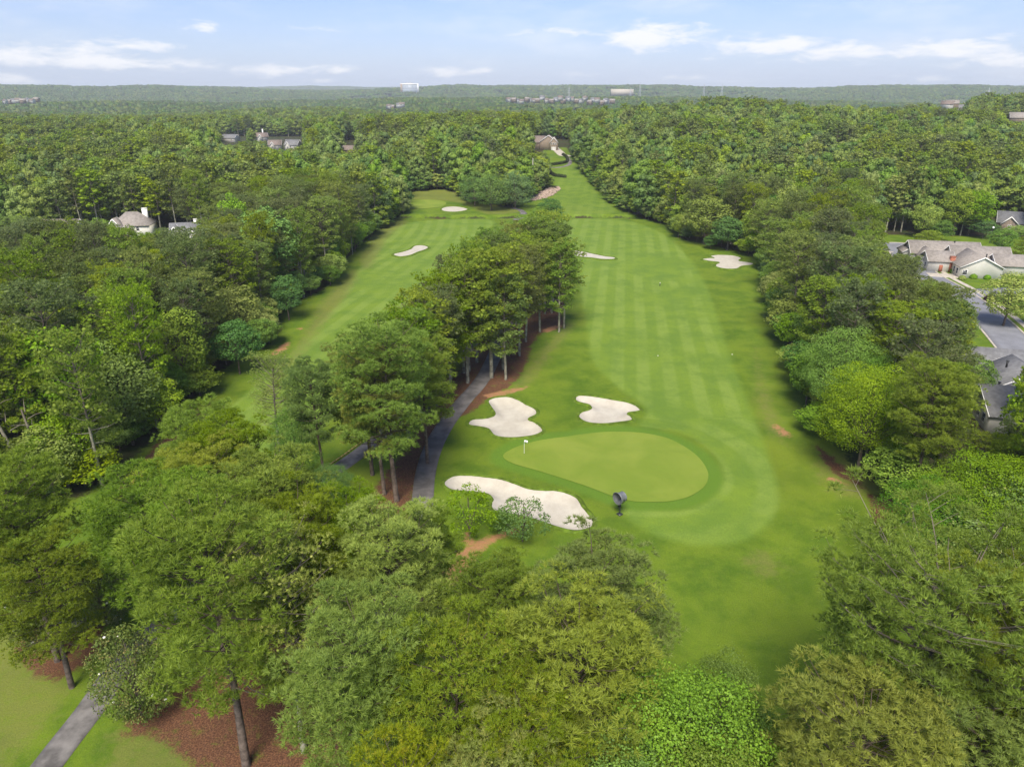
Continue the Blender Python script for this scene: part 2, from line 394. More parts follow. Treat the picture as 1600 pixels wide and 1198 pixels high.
L_F = [leaf_mat('canopy_a', (0.131, 0.218, 0.041), (0.228, 0.330, 0.051)), leaf_mat('canopy_b', (0.166, 0.257, 0.041), (0.276, 0.376, 0.057)), leaf_mat('canopy_c', (0.097, 0.172, 0.043), (0.166, 0.257, 0.054)), leaf_mat('canopy_d', (0.166, 0.231, 0.054), (0.283, 0.343, 0.074)), leaf_mat('canopy_e', (0.193, 0.271, 0.041), (0.310, 0.396, 0.054))]
L_S = [leaf_mat('far_leaf_a', (.040, .090, .020), (.095, .165, .030)), leaf_mat('far_leaf_b', (.030, .070, .022), (.065, .125, .030)),
       leaf_mat('far_pine', (.045, .072, .024), (.080, .115, .030)), leaf_mat('far_leaf_c', (.075, .120, .024), (.140, .190, .040))]
L_PURPLE = leaf_mat('purple_leaf', (.030, .012, .022), (.065, .028, .045))

# ------------------------------------------------------------------ ground sheet
def geo(a, b_, s0, g):
    out = [a]; s = s0
    while out[-1] < b_: s *= g; out.append(out[-1]+s)
    return out
ys = list(np.arange(-40, 30, 5.)) + list(np.arange(30, 60, 1.0)) + list(np.arange(60, 150, .6)) + list(np.arange(150, 240, 1.0)) + list(np.arange(240, 305, 2.)) + list(np.arange(305, 322, .7)) + geo(322, 11500, 2.0, 1.035)
xs_r = list(np.arange(0, 55, .6)) + list(np.arange(55, 100, 1.2)) + geo(100, 9500, 2., 1.05)
xs_l = list(np.arange(0, 62, .7)) + list(np.arange(62, 90, 1.2)) + geo(90, 9500, 2., 1.05)
xs = np.array([-v for v in xs_l[::-1]] + xs_r[1:]); ys = np.array(ys)
GX, GY = np.meshgrid(xs, ys); nx, ny = len(xs), len(ys)
gx, gy = GX.ravel(), GY.ravel()
gz = Tb(gx, gy)
I = np.arange(nx*ny).reshape(ny, nx)
F = np.stack([I[:-1, :-1].ravel(), I[:-1, 1:].ravel(), I[1:, 1:].ravel(), I[1:, :-1].ravel()], 1)
g_me = mesh_np('ground', np.stack([gx, gy, gz], 1), F); smooth_shade(g_me)
def soft(Ps, w): 
    v = np.zeros(gx.shape)
    for P in Ps: v = np.maximum(v, ss((sdl(P, gx, gy, w+2)+w)/(2*w)))
    return v

# where the woods are (and are not)
COURSE = wp([(-60,1230),(-60,790),(130,782),(230,705),(300,632),(345,582),(420,540),(452,478),(512,452),(545,405),(562,386),(604,350),(630,338),(628,304),(665,297),(700,297),(735,315),(800,325),(838,308),(848,292),(851,262),(849,240),(852,231),(884,231),(892,246),(910,262),(938,298),(985,334),(1045,352),(1062,374),(1145,392),(1185,402),(1200,440),(1212,500),(1236,570),(1262,640),(1295,690),(1345,745),(1385,770),(1420,850),(1480,1000),(1560,1230)], n=1)
def world_poly(pts): return np.array(pts, float)
RIGHT_LOT = world_poly([(97,60),(78,92),(84,125),(104,150),(110,170),(112,190),(117,208),(124,236),(128,272),(215,262),(232,240),(232,200),(190,120),(150,70)])
LEFT_LOT = world_poly([(-120,158),(-102,186),(-86,212),(-92,246),(-130,272),(-250,278),(-260,200),(-180,150)])
def in_open(x, y):
    x = np.asarray(x, float); y = np.asarray(y, float)
    return (signed(COURSE, x, y) > .8*np.sin(x*.9+y*.7)) | (signed(RIGHT_LOT, x, y) > 0) | (signed(LEFT_LOT, x, y) > 0) | (y < 62)

near = (gy < 700) & (np.abs(gx) < 500)
straw = np.zeros(gx.shape); straw[near] = 0
zs = soft(STRAW, 1.2)

zm = np.maximum(soft([FAIR_R, FAIR_L], .8), .55*soft([TEE], 2))
zc = soft(CLAY, .8)
zw = soft(WORN, 3.0)
zr = np.clip(soft([GREEN], 1.6)*0 + ss((sdl(GREEN, gx, gy, 6)+2.6)/1.2), 0, 1)
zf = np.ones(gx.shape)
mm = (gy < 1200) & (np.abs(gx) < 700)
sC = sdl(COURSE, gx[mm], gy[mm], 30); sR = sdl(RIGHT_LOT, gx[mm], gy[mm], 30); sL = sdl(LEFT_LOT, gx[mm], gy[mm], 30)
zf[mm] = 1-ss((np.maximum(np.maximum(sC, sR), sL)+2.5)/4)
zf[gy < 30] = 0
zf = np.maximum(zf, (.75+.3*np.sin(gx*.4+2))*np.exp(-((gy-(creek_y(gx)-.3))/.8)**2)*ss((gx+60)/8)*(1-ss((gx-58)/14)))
uR = gx-.15*gy
fl = np.where(gy < 225, .177*gy, .177*225 + .177*(gy-225) - .0016*(gy-225)**2)
uL = gx-fl
mow = np.where(sdl(FAIR_L, gx, gy, 4) > -4, uL, uR)
dG = -sdl(GREEN, gx, gy, 40); wG = (dG < 16) & (gy < 107)
mow = np.where(wG, dG*.75, mow)
def add_col(me, name, r, g, bl):
    a = me.attributes.new(name, 'FLOAT_COLOR', 'POINT')
    a.data.foreach_set('color', np.stack([r, g, bl, np.ones_like(r)], 1).astype(np.float32).ravel())
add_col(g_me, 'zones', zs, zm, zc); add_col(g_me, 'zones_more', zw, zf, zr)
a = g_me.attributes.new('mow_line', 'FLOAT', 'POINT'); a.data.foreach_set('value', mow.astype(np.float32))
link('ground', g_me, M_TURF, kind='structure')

def sheet(name, P, sp, off, m, fz=None, **props):
    P = np.asarray(P, float)
    pts = [tuple(p) for p in P]; n = len(pts)
    X, Y = np.meshgrid(np.arange(P[:, 0].min(), P[:, 0].max(), sp), np.arange(P[:, 1].min(), P[:, 1].max(), sp))
    X = X.ravel(); Y = Y.ravel(); k = signed(P, X, Y) > sp*.35
    allp = [Vector(p) for p in pts] + [Vector((x, y)) for x, y in zip(X[k], Y[k])]
    r = delaunay_2d_cdt(allp, [], [list(range(n))], 1, 1e-5)
    v = np.array([(p.x, p.y) for p in r[0]]); f = np.array([q for q in r[2] if len(q) == 3])
    z = (fz or Tb)(v[:, 0], v[:, 1]) + off
    # keep faces up
    a = v[f[:, 1]]-v[f[:, 0]]; c = v[f[:, 2]]-v[f[:, 0]]
    fl_ = (a[:, 0]*c[:, 1]-a[:, 1]*c[:, 0]) < 0; f[fl_] = f[fl_][:, ::-1]
    me = mesh_np(name, np.column_stack([v, z]), f); smooth_shade(me)
    return link(name, me, m, **props)
sheet('putting_green', GREEN, 1.5, .07, M_GREEN, kind='structure', label='smooth light green putting green ringed by a darker collar')
sheet('putting_green', GREEN2, 2, .09, M_GREEN, kind='structure', label='distant putting green beyond the creek on the left')
def normals2(P):
    d = np.roll(P, -1, 0)-np.roll(P, 1, 0); nrm = np.stack([d[:, 1], -d[:, 0]], 1)
    nrm /= np.linalg.norm(nrm, axis=1)[:, None]+1e-9
    area = .5*np.sum(P[:, 0]*np.roll(P[:, 1], -1)-np.roll(P[:, 0], -1)*P[:, 1])
    return nrm if area > 0 else -nrm
for i, (k, l, P) in enumerate(BW):
    nearb = i < 3
    o = sheet('sand_bunker', P, .7 if nearb else 1.6, .05 if nearb else .14, M_SAND, fz=lambda x, y: Tb(x, y, True), kind='structure', label=l, group='sand bunkers on the golf course')
    nrm = normals2(P); w = 1.0 if nearb else 1.6
    rng = np.random.RandomState(i)
    jag = rng.uniform(.7, 1.3, len(P))[:, None]
    rings = []
    for (d, dz) in ((.55*w, .0), (.25*w, .18*w), (.03, .22*w), (-.10*w, .03)):
        q = P + nrm*d*(jag if d != .55*w else 1)
        rings.append(np.column_stack([q, T0(q[:, 0], q[:, 1]) + (Tb(q[:, 0], q[:, 1], True)-T0(q[:, 0], q[:, 1])) + dz]))
    V = np.concatenate(rings); n = len(P); j = np.arange(n); j2 = (j+1) % n
    Fq = np.concatenate([np.stack([r*n+j, r*n+j2, (r+1)*n+j2, (r+1)*n+j], 1) for r in range(3)])
    me = mesh_np('grass_lip', V, Fq); smooth_shade(me); link('grass_lip', me, M_LIP, o)

def ribbon(name, C, w, off, m, edge=None, **props):
    """a strip of width w along polyline C, with a slightly uneven edge"""
    C = np.asarray(C, float)
    d = np.gradient(C, axis=0); d /= np.linalg.norm(d, axis=1)[:, None]; nr = np.stack([-d[:, 1], d[:, 0]], 1)
    rows = []
    us = np.linspace(-.5, .5, 7)
    for u in us:
        q = C + nr*u*w
        rows.append(np.column_stack([q, Tb(q[:, 0], q[:, 1])+off*(1-.0*abs(u))]))
    V = np.concatenate([rows[0]-np.array([0, 0, off+.1])] + rows + [rows[-1]-np.array([0, 0, off+.1])]); n = len(C); j = np.arange(n-1)
    Fq = np.concatenate([np.stack([r*n+j, r*n+j+1, (r+1)*n+j+1, (r+1)*n+j], 1) for r in range(len(rows)+1)])[:, ::-1]
    me = mesh_np(name, V, Fq)
    return link(name, me, m, **props)
PATH1 = wp([(560,1010),(600,930),(640,870),(655,820),(660,785),(664,745),(672,712),(686,680),(706,650),(727,624),(745,604),(759,584),(769,564),(777,545),(788,520),(806,495),(825,470),(846,440),(862,418),(868,400),(862,380),(850,360),(832,346)], False)
ribbon('cart_path', PATH1, 2.9, .07, M_ASPHALT, kind='structure')
PATH2 = wp([(640,645),(600,678),(570,702),(540,724),(480,765),(400,830),(300,925),(222,1000),(180,1052),(140,1110),(92,1172),(45,1235)], False)
ribbon('cart_path', PATH2, 2.6, .08, M_OLDPATH, kind='structure')
# pale worn path end by the creek, path up the hill past the retaining walls, road and drive
ribbon('cart_path', wp([(805,344),(815,338),(819,334),(812,328),(800,325)], False), 2.6, .10, M_OLDPATH, kind='structure')
ribbon('cart_path', wp([(822,312),(838,302),(849,288),(852,276),(850,266),(856,262),(872,262),(886,259),(891,254),(888,248),(884,243)], False), 2.4, .12, M_OLDPATH, kind='structure')
ribbon('driveway', wp([(866,231),(872,236),(880,243),(890,243)], False, 3), 6, .14, M_CONC, kind='structure')
# timber border along the old path
def box(V, F, c, s, rz=0.0, R=None):
    k = sum(len(v) for v in V)
    q = np.array([(x, y, z) for x in (-.5, .5) for y in (-.5, .5) for z in (-.5, .5)])*np.array(s)
    if R is not None: q = q @ np.array(R).T
    elif rz: q = q @ np.array([[math.cos(rz), math.sin(rz), 0], [-math.sin(rz), math.cos(rz), 0], [0, 0, 1]])
    V.append(q+np.array(c)); F.append(np.array([(0,1,3,2),(4,6,7,5),(0,4,5,1),(2,3,7,6),(0,2,6,4),(1,5,7,3)])+k)
def boxes(name, L, m, parent=None, **props):
    V, F = [], []
    for a_ in L: box(V, F, *a_)
    return link(name, mesh_np(name, np.concatenate(V), np.concatenate(F)), m, parent, **props)
M_TIMBER = mat('weathered_timber', (.38, .30, .10), .9, .2, None, (2, .3))
d2 = np.gradient(PATH2, axis=0); d2 /= np.linalg.norm(d2, axis=1)[:, None]
seg = [i for i in range(2, 18)]
tb = empty('timber_edging', (PATH2[9][0], PATH2[9][1], 0), 'yellowish timber edging along the old cart path under the pines', 'edging')
for i in seg:
    p0, p1 = PATH2[i]+np.array([-d2[i][1], d2[i][0]])*-1.75, PATH2[i+1]+np.array([-d2[i+1][1], d2[i+1][0]])*-1.75
    c = (p0+p1)/2; L = np.linalg.norm(p1-p0)
    o = boxes('timber', [((0, 0, 0), (L-.03, .16, .16))], M_TIMBER, tb)
    o.location = (c[0]-tb.location.x, c[1]-tb.location.y, float(T0(c[0], c[1]))+.1); o.rotation_euler = (0, 0, math.atan2(*(p1-p0)[::-1]))

# street behind the right-hand wood
ROADC = wp([(1410,394),(1424,412),(1450,432),(1485,452),(1522,478),(1560,512),(1605,562),(1665,628),(1760,740)], False, 6)
ribbon('street', wp([(1500,462),(1535,457),(1575,455),(1650,452)], False, 5), 7.0, .085, M_ROAD, kind='structure')
ribbon('street', ROADC, 8.0, .06, M_ROAD, kind='structure')
CDX, CDY, _ = gp(1413, 388)
cd = np.array([[CDX+9.5*math.cos(t), CDY+9.5*math.sin(t)] for t in np.linspace(0, 2*math.pi, 40)[:-1]])
sheet('street', cd, 3, .075, M_ROAD, kind='structure')
def offs(C, d):
    g = np.gradient(C, axis=0); g /= np.linalg.norm(g, axis=1)[:, None]
    return C+np.stack([-g[:, 1], g[:, 0]], 1)*d
for d in (-4.15, 4.15): ribbon('kerb', offs(ROADC, d), .35, .16, M_CONC, kind='structure')
ribbon('pavement', offs(ROADC, 6.2), 1.4, .10, M_CONC, kind='structure')
cr = np.array([[CDX+9.75*math.cos(t), CDY+9.75*math.sin(t)] for t in np.linspace(-1.0, 3.9, 40)])
ribbon('kerb', cr, .4, .17, M_CONC, kind='structure')
ribbon('driveway', smooth_poly([(124,208),(132,206),(140,207)], False, 4), 5, .095, M_CONC, kind='structure')

# ------------------------------------------------------------------ trees
def ico(sub=1):
    bm = bmesh.new(); bmesh.ops.create_icosphere(bm, subdivisions=sub, radius=1)
    bm.verts.ensure_lookup_table()
    v = np.array([q.co[:] for q in bm.verts]); f = np.array([[x.index for x in q.verts] for q in bm.faces]); bm.free(); return v, f
ICO0 = ico(1)
def rnd_dir(rng, n):
    v = rng.normal(size=(n, 3)); return v/np.linalg.norm(v, axis=1)[:, None]
def unit(v): return v/(np.linalg.norm(v, axis=-1)[..., None]+1e-9)
def tube(V, F, pts, r0, r1, sides=6):
    pts = np.asarray(pts, float); n = len(pts); k = sum(len(v) for v in V)
    d = unit(np.gradient(pts, axis=0)); ref = np.where(np.abs(d[:, 2:3]) < .9, np.array([[0, 0, 1.]]), np.array([[1., 0, 0]]))
    a = unit(np.cross(d, ref)); b_ = np.cross(d, a)
    r = np.linspace(r0, r1, n)[:, None]
    ring = [pts + r*(a*math.cos(t)+b_*math.sin(t)) for t in np.linspace(0, 2*math.pi, sides+1)[:-1]]
    V.append(np.stack(ring, 1).reshape(-1, 3))
    i = np.arange(n-1)[:, None]*sides; j = np.arange(sides)[None]; j2 = (j+1) % sides
    F.append(np.stack([(i+j).ravel(), (i+j2).ravel(), (i+sides+j2).ravel(), (i+sides+j).ravel()], 1)+k)
def needles(C, D, k, L, w, rng, spread=.9):
    n = len(C); C = np.repeat(C, k, 0); D = np.repeat(D, k, 0)
    d = unit(D + rnd_dir(rng, n*k)*spread)
    s = unit(np.cross(d, rnd_dir(rng, n*k)))
    l = L*rng.uniform(.6, 1.25, n*k)[:, None]
    V = np.stack([C-s*w/2, C+s*w/2, C+d*l], 1).reshape(-1, 3)
    return V, np.arange(n*k*3).reshape(-1, 3)
def leaves(C, N, s, rng, aspect=.75):
    n = len(C); u = unit(np.cross(N, rnd_dir(rng, n))); v = np.cross(N, u)
    s = s*rng.uniform(.6, 1.35, n)[:, None]
    V = np.stack([C-u*s*.5, C-v*s*.5*aspect, C+u*s*.5, C+v*s*.5*aspect], 1).reshape(-1, 3)
    return V, np.arange(n*4).reshape(-1, 4)

def pine(seed, H=22., R=4.6, cs=.45, nb=50, tw=7, tf=5, nk=13, L=.42, w=.085, lean=.6, flat=0., dens=1., bare=.12, clump=1., corek=.74):
    rng = np.random.RandomState(seed)
    TV, TF = [], []
    hh = np.linspace(0, H*.96, 14)
    ox = lean*np.sin(hh/H*2.4+rng.uniform(0, 6))*hh/H; oy = lean*np.sin(hh/H*2+rng.uniform(0, 6))*hh/H
    ox -= ox[0]; oy -= oy[0]
    spine = np.stack([ox, oy, hh], 1)
    spine[0, 2] = -.4
    tube(TV, TF, spine, .30*H/22, .05, 8)
    CC, DD, KC, KR = [], [], [], []
    ga = rng.uniform(0, 6.28)
    for i in range(nb):
        t = ((i+.5)/nb)**.85
        h = (cs+(1-cs)*t)*H
        px = np.array([np.interp(h, hh, ox), np.interp(h, hh, oy), h*.985])
        az_ = ga + i*2.39996 + rng.uniform(-.3, .3)
        prof = (0.72+.62*t)*math.sqrt(max(0.02, 1-t**(2.2+2*flat)))
        ln = R*prof*rng.uniform(.72, 1.16)
        is_bare = rng.rand() < bare*(1-t)**2
        if is_bare: ln *= .62
        up = -.10 + .95*t**1.4 + rng.uniform(-.08, .15)
        d0 = np.array([math.cos(az_), math.sin(az_), up])
        pts = [px]
        nseg = 5
        for k in range(1, nseg+1):
            u = k/nseg
            side = rng.uniform(-.12, .12, 3)*ln*.25
            p = px + d0*ln*u + np.array([0, 0, (.22+.1*t)*ln*(u**2.2)]) + side*u
            pts.append(p)
        pts = np.array(pts)
        tube(TV, TF, pts, max(.025, .02+.014*ln), .02, 4)
        if is_bare: continue
        # rounded sprays of needle tufts carried on the outer part of the branch
        ncl = max(2, int(round(tw*ln/R)))
        for k in range(ncl):
            u = 1.0 if k == 0 else rng.uniform(.34, .98)
            f = u*nseg; a = min(int(f), nseg-1); base = pts[a]*(1-(f-a))+pts[a+1]*(f-a)
            bd = unit(pts[a+1]-pts[a]); sd_ = unit(np.cross(bd, [0, 0, 1.]))
            off_ = 0 if k == 0 else rng.choice([-1, 1])*rng.uniform(.25, .34*ln+.3)
            cc = base + sd_*off_ + bd*abs(off_)*.35 + np.array([0, 0, rng.uniform(.05, .4)])
            if k: tube(TV, TF, np.array([base, (base+cc)/2+np.array([0, 0, .05]), cc]), .024, .012, 3)
            rc = rng.uniform(.58, 1.02)*clump*(.8+.2*ln/R)
            KC.append(cc); KR.append(rc)
            m = max(3, int(tf*rng.uniform(.8, 1.2)*dens))
            dv = rnd_dir(rng, m); dv[:, 2] = np.abs(dv[:, 2]*1.1)-.25*rng.rand(m)
            dv = unit(dv)
            CC.append(cc + dv*rc*np.array([1, 1, .72])*rng.uniform(.55, 1.0, m)[:, None]); DD.append(unit(dv+np.array([0, 0, .45])))
    # leader tufts
    m = 26
    top = spine[-1]; c = top+rnd_dir(rng, m)*np.array([.55, .55, .45])*rng.uniform(.3, 1.2, m)[:, None]
    CC.append(c); DD.append(unit(c-top+np.array([0, 0, .6])))
    C = np.concatenate(CC); D = np.concatenate(DD)
    NV, NF = needles(C, D, nk, L, w, rng)
    iv, jf = ICO0; KC = np.array(KC); KR = np.array(KR); nk_ = len(KC)
    bump = rng.uniform(.72, 1.12, (nk_, len(iv), 1))
    cvv = KC[:, None]+iv[None]*KR[:, None, None]*corek*np.array([1, 1, .66])*bump
    k0 = len(NV); NV = np.concatenate([NV, cvv.reshape(-1, 3)]); NF = np.concatenate([NF, (jf[None]+(np.arange(nk_)*len(iv))[:, None, None]).reshape(-1, 3)+k0])
    return (np.concatenate(TV), np.concatenate(TF)), (NV, NF)

def broad(seed, H=18., R=5., cs=.22, lobes=34, n=9000, s=.34, fill=.15, taper=1.0, trunk=True, droop=0., core=False, tall=1.):
    rng = np.random.RandomState(seed)
    TV, TF = [], []
    base = np.array([0, 0, cs*H]); cz = H*(cs+1)/2; rz = H*(1-cs)/2
    tr = .26*H/18
    tube(TV, TF, np.array([[0, 0, -.4], [0.05, 0, cs*H*.6], [.1*rng.randn(), .1*rng.randn(), cs*H*1.15], [.2, -.1, H*.6], [.1, .1, H*.82]]), tr, .05, 7)
    d = rnd_dir(rng, lobes*3); d = d[d[:, 2] > -.75][:lobes]
    # spread lobes evenly
    for _ in range(12):
        df = d[:, None]-d[None]; q = (df**2).sum(-1)+1e-3; np.fill_diagonal(q, 1e9)
        d = unit(d+.06*(df/q[..., None]**1.5).sum(1)/len(d)*3)
    rad = rng.uniform(.60, .92, len(d))
    C = d*np.array([R, R, rz])*rad[:, None]
    prof = 1-.32*taper*np.clip(C[:, 2]/rz, 0, 1)**2
    C[:, :2] *= prof[:, None]; C[:, 2] += cz
    lr = R*rng.uniform(.24, .42, len(d))
    ni = int(lobes*.35)
    Ci = rnd_dir(rng, ni)*np.array([R, R, rz])*.38 + np.array([0, 0, cz]); lri = R*rng.uniform(.3, .42, ni)
    for c in C[::2]:
        p0 = np.array([0.05, 0, cs*H+rng.uniform(.1, .5)*(c[2]-cs*H)*.8])
        mid = (p0+c)/2+np.array([0, 0, .25])
        tube(TV, TF, np.array([p0, mid, c]), .09*R/5, .025, 4)
    CA = np.concatenate([C, Ci]); LR = np.concatenate([lr, lri])
    wgt = LR**2; wgt[len(C):] *= .35; wgt /= wgt.sum()
    pick = rng.choice(len(CA), n, p=wgt)
    # sub-lobes: clustered leaf directions for a lumpy lobe
    sub = rnd_dir(rng, len(CA)*9).reshape(len(CA), 9, 3)
    sdn = sub[pick, rng.randint(0, 9, n)]
    dr = unit(sdn*1.35 + rnd_dir(rng, n))
    out = unit(CA[pick]-np.array([0, 0, cz-rz*.3]))
    dr = np.where((dr*out).sum(1)[:, None] < -.35, -dr, dr)
    rr_ = LR[pick]*rng.uniform(.72, 1.08, n)*(1+.18*(dr*sdn).sum(1))
    P = CA[pick]+dr*rr_[:, None]*np.array([1, 1, .85])
    if droop: P[:, 2] -= droop*((P[:, :2]**2).sum(1)/R**2)*R*.3
    N = unit(dr*.8+out*.3+np.array([0, 0, .4])+rnd_dir(rng, n)*1.05)
    LV, LF = leaves(P, N, s, rng)
    fcs = [LF]
    if core:
        for c, r in zip(CA, LR*.80):
            iv, jf = ICO
            k = len(LV)
            bump = 1+.18*rng.uniform(-1, 1, len(iv))[:, None]
            LV = np.concatenate([LV, c+iv*r*bump*np.array([1, 1, .9])]); fcs.append(jf+k)
    return (np.concatenate(TV), np.concatenate(TF)), (LV, fcs)
def ico(sub=1):
    bm = bmesh.new(); bmesh.ops.create_icosphere(bm, subdivisions=sub, radius=1)
    bm.verts.ensure_lookup_table()
    v = np.array([q.co[:] for q in bm.verts]); f = np.array([[x.index for x in q.verts] for q in bm.faces]); bm.free(); return v, f
ICO = ico(1); ICO2 = ico(2)

VAR = {}   # kind -> list of (trunk mesh, crown mesh, H, R)
def reg(key, res, H, R, bark, leaf):
    (tv, tf_), (cv_, cf) = res
    tm = mesh_np('trunk', tv, tf_); tm.materials.append(bark); smooth_shade(tm)
    cm = mesh_np('crown', cv_, cf); cm.materials.append(leaf)
    VAR.setdefault(key, []).append((tm, cm, H, R))
# near
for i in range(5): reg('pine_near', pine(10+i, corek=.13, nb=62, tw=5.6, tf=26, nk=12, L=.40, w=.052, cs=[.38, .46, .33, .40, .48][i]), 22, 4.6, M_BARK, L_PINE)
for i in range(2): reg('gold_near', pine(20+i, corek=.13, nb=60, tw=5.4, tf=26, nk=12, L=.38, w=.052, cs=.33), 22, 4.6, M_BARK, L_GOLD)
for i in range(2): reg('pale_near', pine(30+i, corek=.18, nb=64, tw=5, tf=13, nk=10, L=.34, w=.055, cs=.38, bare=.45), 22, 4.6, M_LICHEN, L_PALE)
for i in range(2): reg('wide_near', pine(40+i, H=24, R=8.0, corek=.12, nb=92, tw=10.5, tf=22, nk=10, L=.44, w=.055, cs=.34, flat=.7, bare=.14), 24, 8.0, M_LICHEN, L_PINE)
for i in range(3): reg('broad_near', broad(50+i, n=38000, s=.15, lobes=46), 18, 5, M_BARK, L_H[[1, 4, 0][i]])
for i in range(2): reg('magnolia_near', broad(60+i, H=9, R=3.2, cs=.03, n=11000, s=.17, lobes=44, taper=1.6), 9, 3.2, M_BARK, L_MAG)
for i in range(2): reg('sapling_near', broad(64+i, H=6.5, R=2.7, cs=.12, n=2600, s=.20, lobes=15, taper=.2), 6.5, 2.7, M_BARK, L_H[[2, 0][i]])
# middle distance
for i in range(5): reg('pine_mid', pine(70+i, corek=.40, nb=48, tw=4.8, tf=16, nk=6, L=.46, w=.13, cs=[.26, .36, .22, .30, .38][i], clump=1.15), 22, 4.6, M_LICHEN, [L_PINE, L_PINED, L_PINE, L_PINE, L_PINED][i])
for i in range(6): reg('broad_mid', broad(80+i, n=6500, s=.42, lobes=36), 18, 5, M_BARK, L_H[[0, 1, 2, 3, 0, 4][i]])
for i in range(2): reg('willow_mid', broad(90+i, n=9000, s=.30, lobes=46, taper=.7, droop=.25, cs=.06), 18, 5, M_BARK, L_WILLOW)
# far
for i in range(4): reg('pine_far', pine(100+i, corek=.7, nb=30, tw=3, tf=5, nk=6, L=.7, w=.34, cs=.34, clump=1.5), 22, 4.6, M_LICHEN, [L_PINED, L_PINE, L_PINE, L_PINE][i])
for i in range(6): reg('broad_far', broad(110+i, n=2300, s=.62, lobes=24, core=True, cs=.08), 18, 5, M_BARK, L_F[[0, 1, 2, 3, 1, 4][i]])

def tree(name, x, y, h, r, key, label, group=None, var=None, rot=None, tint=None, cat='tree'):
    vs = VAR[key]; h0 = random.Random(int(x*31+y*17)).random()
    v = vs[(var if var is not None else int(h0*997)) % len(vs)]
    z = float(T0(x, y))
    e = empty(name, (x, y, z), label, cat, group, (rot if rot is not None else h0*6.28))
    e.scale = (r/v[3], r/v[3], h/v[2])
    for nm, me in (('trunk', v[0]), ('crown', v[1])):
        o = bpy.data.objects.new(nm, me); COL.objects.link(o); o.parent = e
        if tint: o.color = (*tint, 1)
    return e

# ---- hand-placed trees: T = by crown top (px, py, height), B = by trunk base
PLACED = []
def T(px, py, h, r, key, label, name=None, **kw): x, y, z = gp(px, py, h); y -= .5*r; PLACED.append((x, y, h, r, key, label, name, kw))
def B(px, py, h, r, key, label, name=None, **kw): x, y, z = gp(px, py, 0); PLACED.append((x, y, h, r, key, label, name, kw))
# bottom left
T(30,722,20,5.0,'pine_near','olive pine with bare grey limbs at the left edge below the ivy-clad trunk')
T(70,835,15,4.2,'pine_near','sparse dark pine with dead limbs above the flowering magnolia', tint=(.8,.85,.9))
B(72,1012,8.0,2.6,'magnolia_near','flowering magnolia on the round bed of brown leaf mulch','magnolia_tree')
B(168,975,8.5,2.5,'magnolia_near','magnolia beside the two boulders','magnolia_tree')
B(222,1118,10,3.0,'magnolia_near','large magnolia with white flowers beside the grey path','magnolia_tree')
B(385,1196,22.5,5.6,'pine_near','tall yellow-green pine with two leaning bare trunks right of the magnolia')
T(440,828,20,4.2,'pale_near','pale olive half-bare pine with grey twigs showing','pine_tree')
T(244,702,12,3.6,'broad_near','bright green broadleaf tree at the edge of the left wood by the brown ground', 'broadleaf_tree', var=1)
T(323,638,18,4.2,'pine_near','round pine nearest the left fairway, left of the sparse pair')
T(366,660,18.5,4.6,'pine_near','broad pine just below the round one by the left fairway')
T(336,706,18,4.4,'pine_near','pine in the middle of the left foreground clump')
T(432,714,19,5.0,'pine_near','full pine below the sparse pale pine')
T(236,744,18,5.0,'pine_near','wide pine right of the bright broadleaf tree')
T(318,756,19,4.2,'pine_near','dense pine behind the tall yellow-green pine')
T(475,778,18,4.2,'pine_near','pine between the full pine and the pale half-bare pine')
B(441,726,16,3.4,'pale_near','thin pale pine standing alone by the left fairway', 'pine_tree', var=1, tint=(.8,.9,.8))
B(510,771,17.5,3.6,'pine_near','slim dark pine with a straight bare trunk beside the old path')
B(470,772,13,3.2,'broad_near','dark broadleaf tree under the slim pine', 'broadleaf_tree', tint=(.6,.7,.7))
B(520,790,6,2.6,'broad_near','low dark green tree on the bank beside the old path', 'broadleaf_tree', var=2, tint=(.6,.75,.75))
T(555,788,16,3.9,'pine_near','green pine left of the rounded pine by the asphalt path')
T(612,800,18,4.6,'pine_near','rounded full pine in front of the asphalt path', var=2)
T(662,800,15,3.2,'pine_near','pine whose top meets the end of the asphalt path')
# bottom centre
T(558,940,18.5,4.9,'pine_near','large mid-green pine at the bottom left of centre', var=0)
T(775,875,15.5,3.9,'pine_near','dull green pine between the orange clay and the dark pine', tint=(.75,.82,.95), var=3)
T(930,856,17.5,5.4,'pine_near','large dark green pine in front of the putting green', tint=(.72,.80,.80), var=2)
T(886,945,18.5,5.6,'pine_near','bright tufted pine in the bottom centre', var=4)
T(722,985,18,4.6,'gold_near','golden-tipped pine at bottom centre', 'pine_tree', var=0)
T(822,1070,17,3.6,'gold_near','smaller golden pine right of the golden-tipped pine', 'pine_tree', var=1)
T(775,1140,16,3.4,'gold_near','golden pine crown at the very bottom edge, centre', 'pine_tree', var=0)
T(630,1160,16,3.2,'gold_near','golden pine crown at the bottom edge, left of centre', 'pine_tree', var=1)
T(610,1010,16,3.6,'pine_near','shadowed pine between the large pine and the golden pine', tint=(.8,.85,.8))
T(1068,1010,17,5.4,'broad_near','bright broadleaf tree beside the bottom of the fairway', 'broadleaf_tree', var=0, tint=(.74,.80,.80))
T(1134,1000,15,2.8,'broad_near','narrow dark broadleaf tree at the corner of the fairway', 'broadleaf_tree', var=2, tint=(.8,.85,.8))
T(985,1110,15,5.0,'broad_near','leafy green tree at the bottom right of centre', 'broadleaf_tree', var=2)
T(1105,1110,16,5.0,'broad_near','yellow-green broadleaf tree at the bottom edge by the fairway', 'broadleaf_tree', var=1, tint=(.62,.70,.72))
T(880,1120,13,3.8,'broad_near','dark leafy tree at the bottom edge right of the golden pines', 'broadleaf_tree', var=2, tint=(.75,.8,.75))
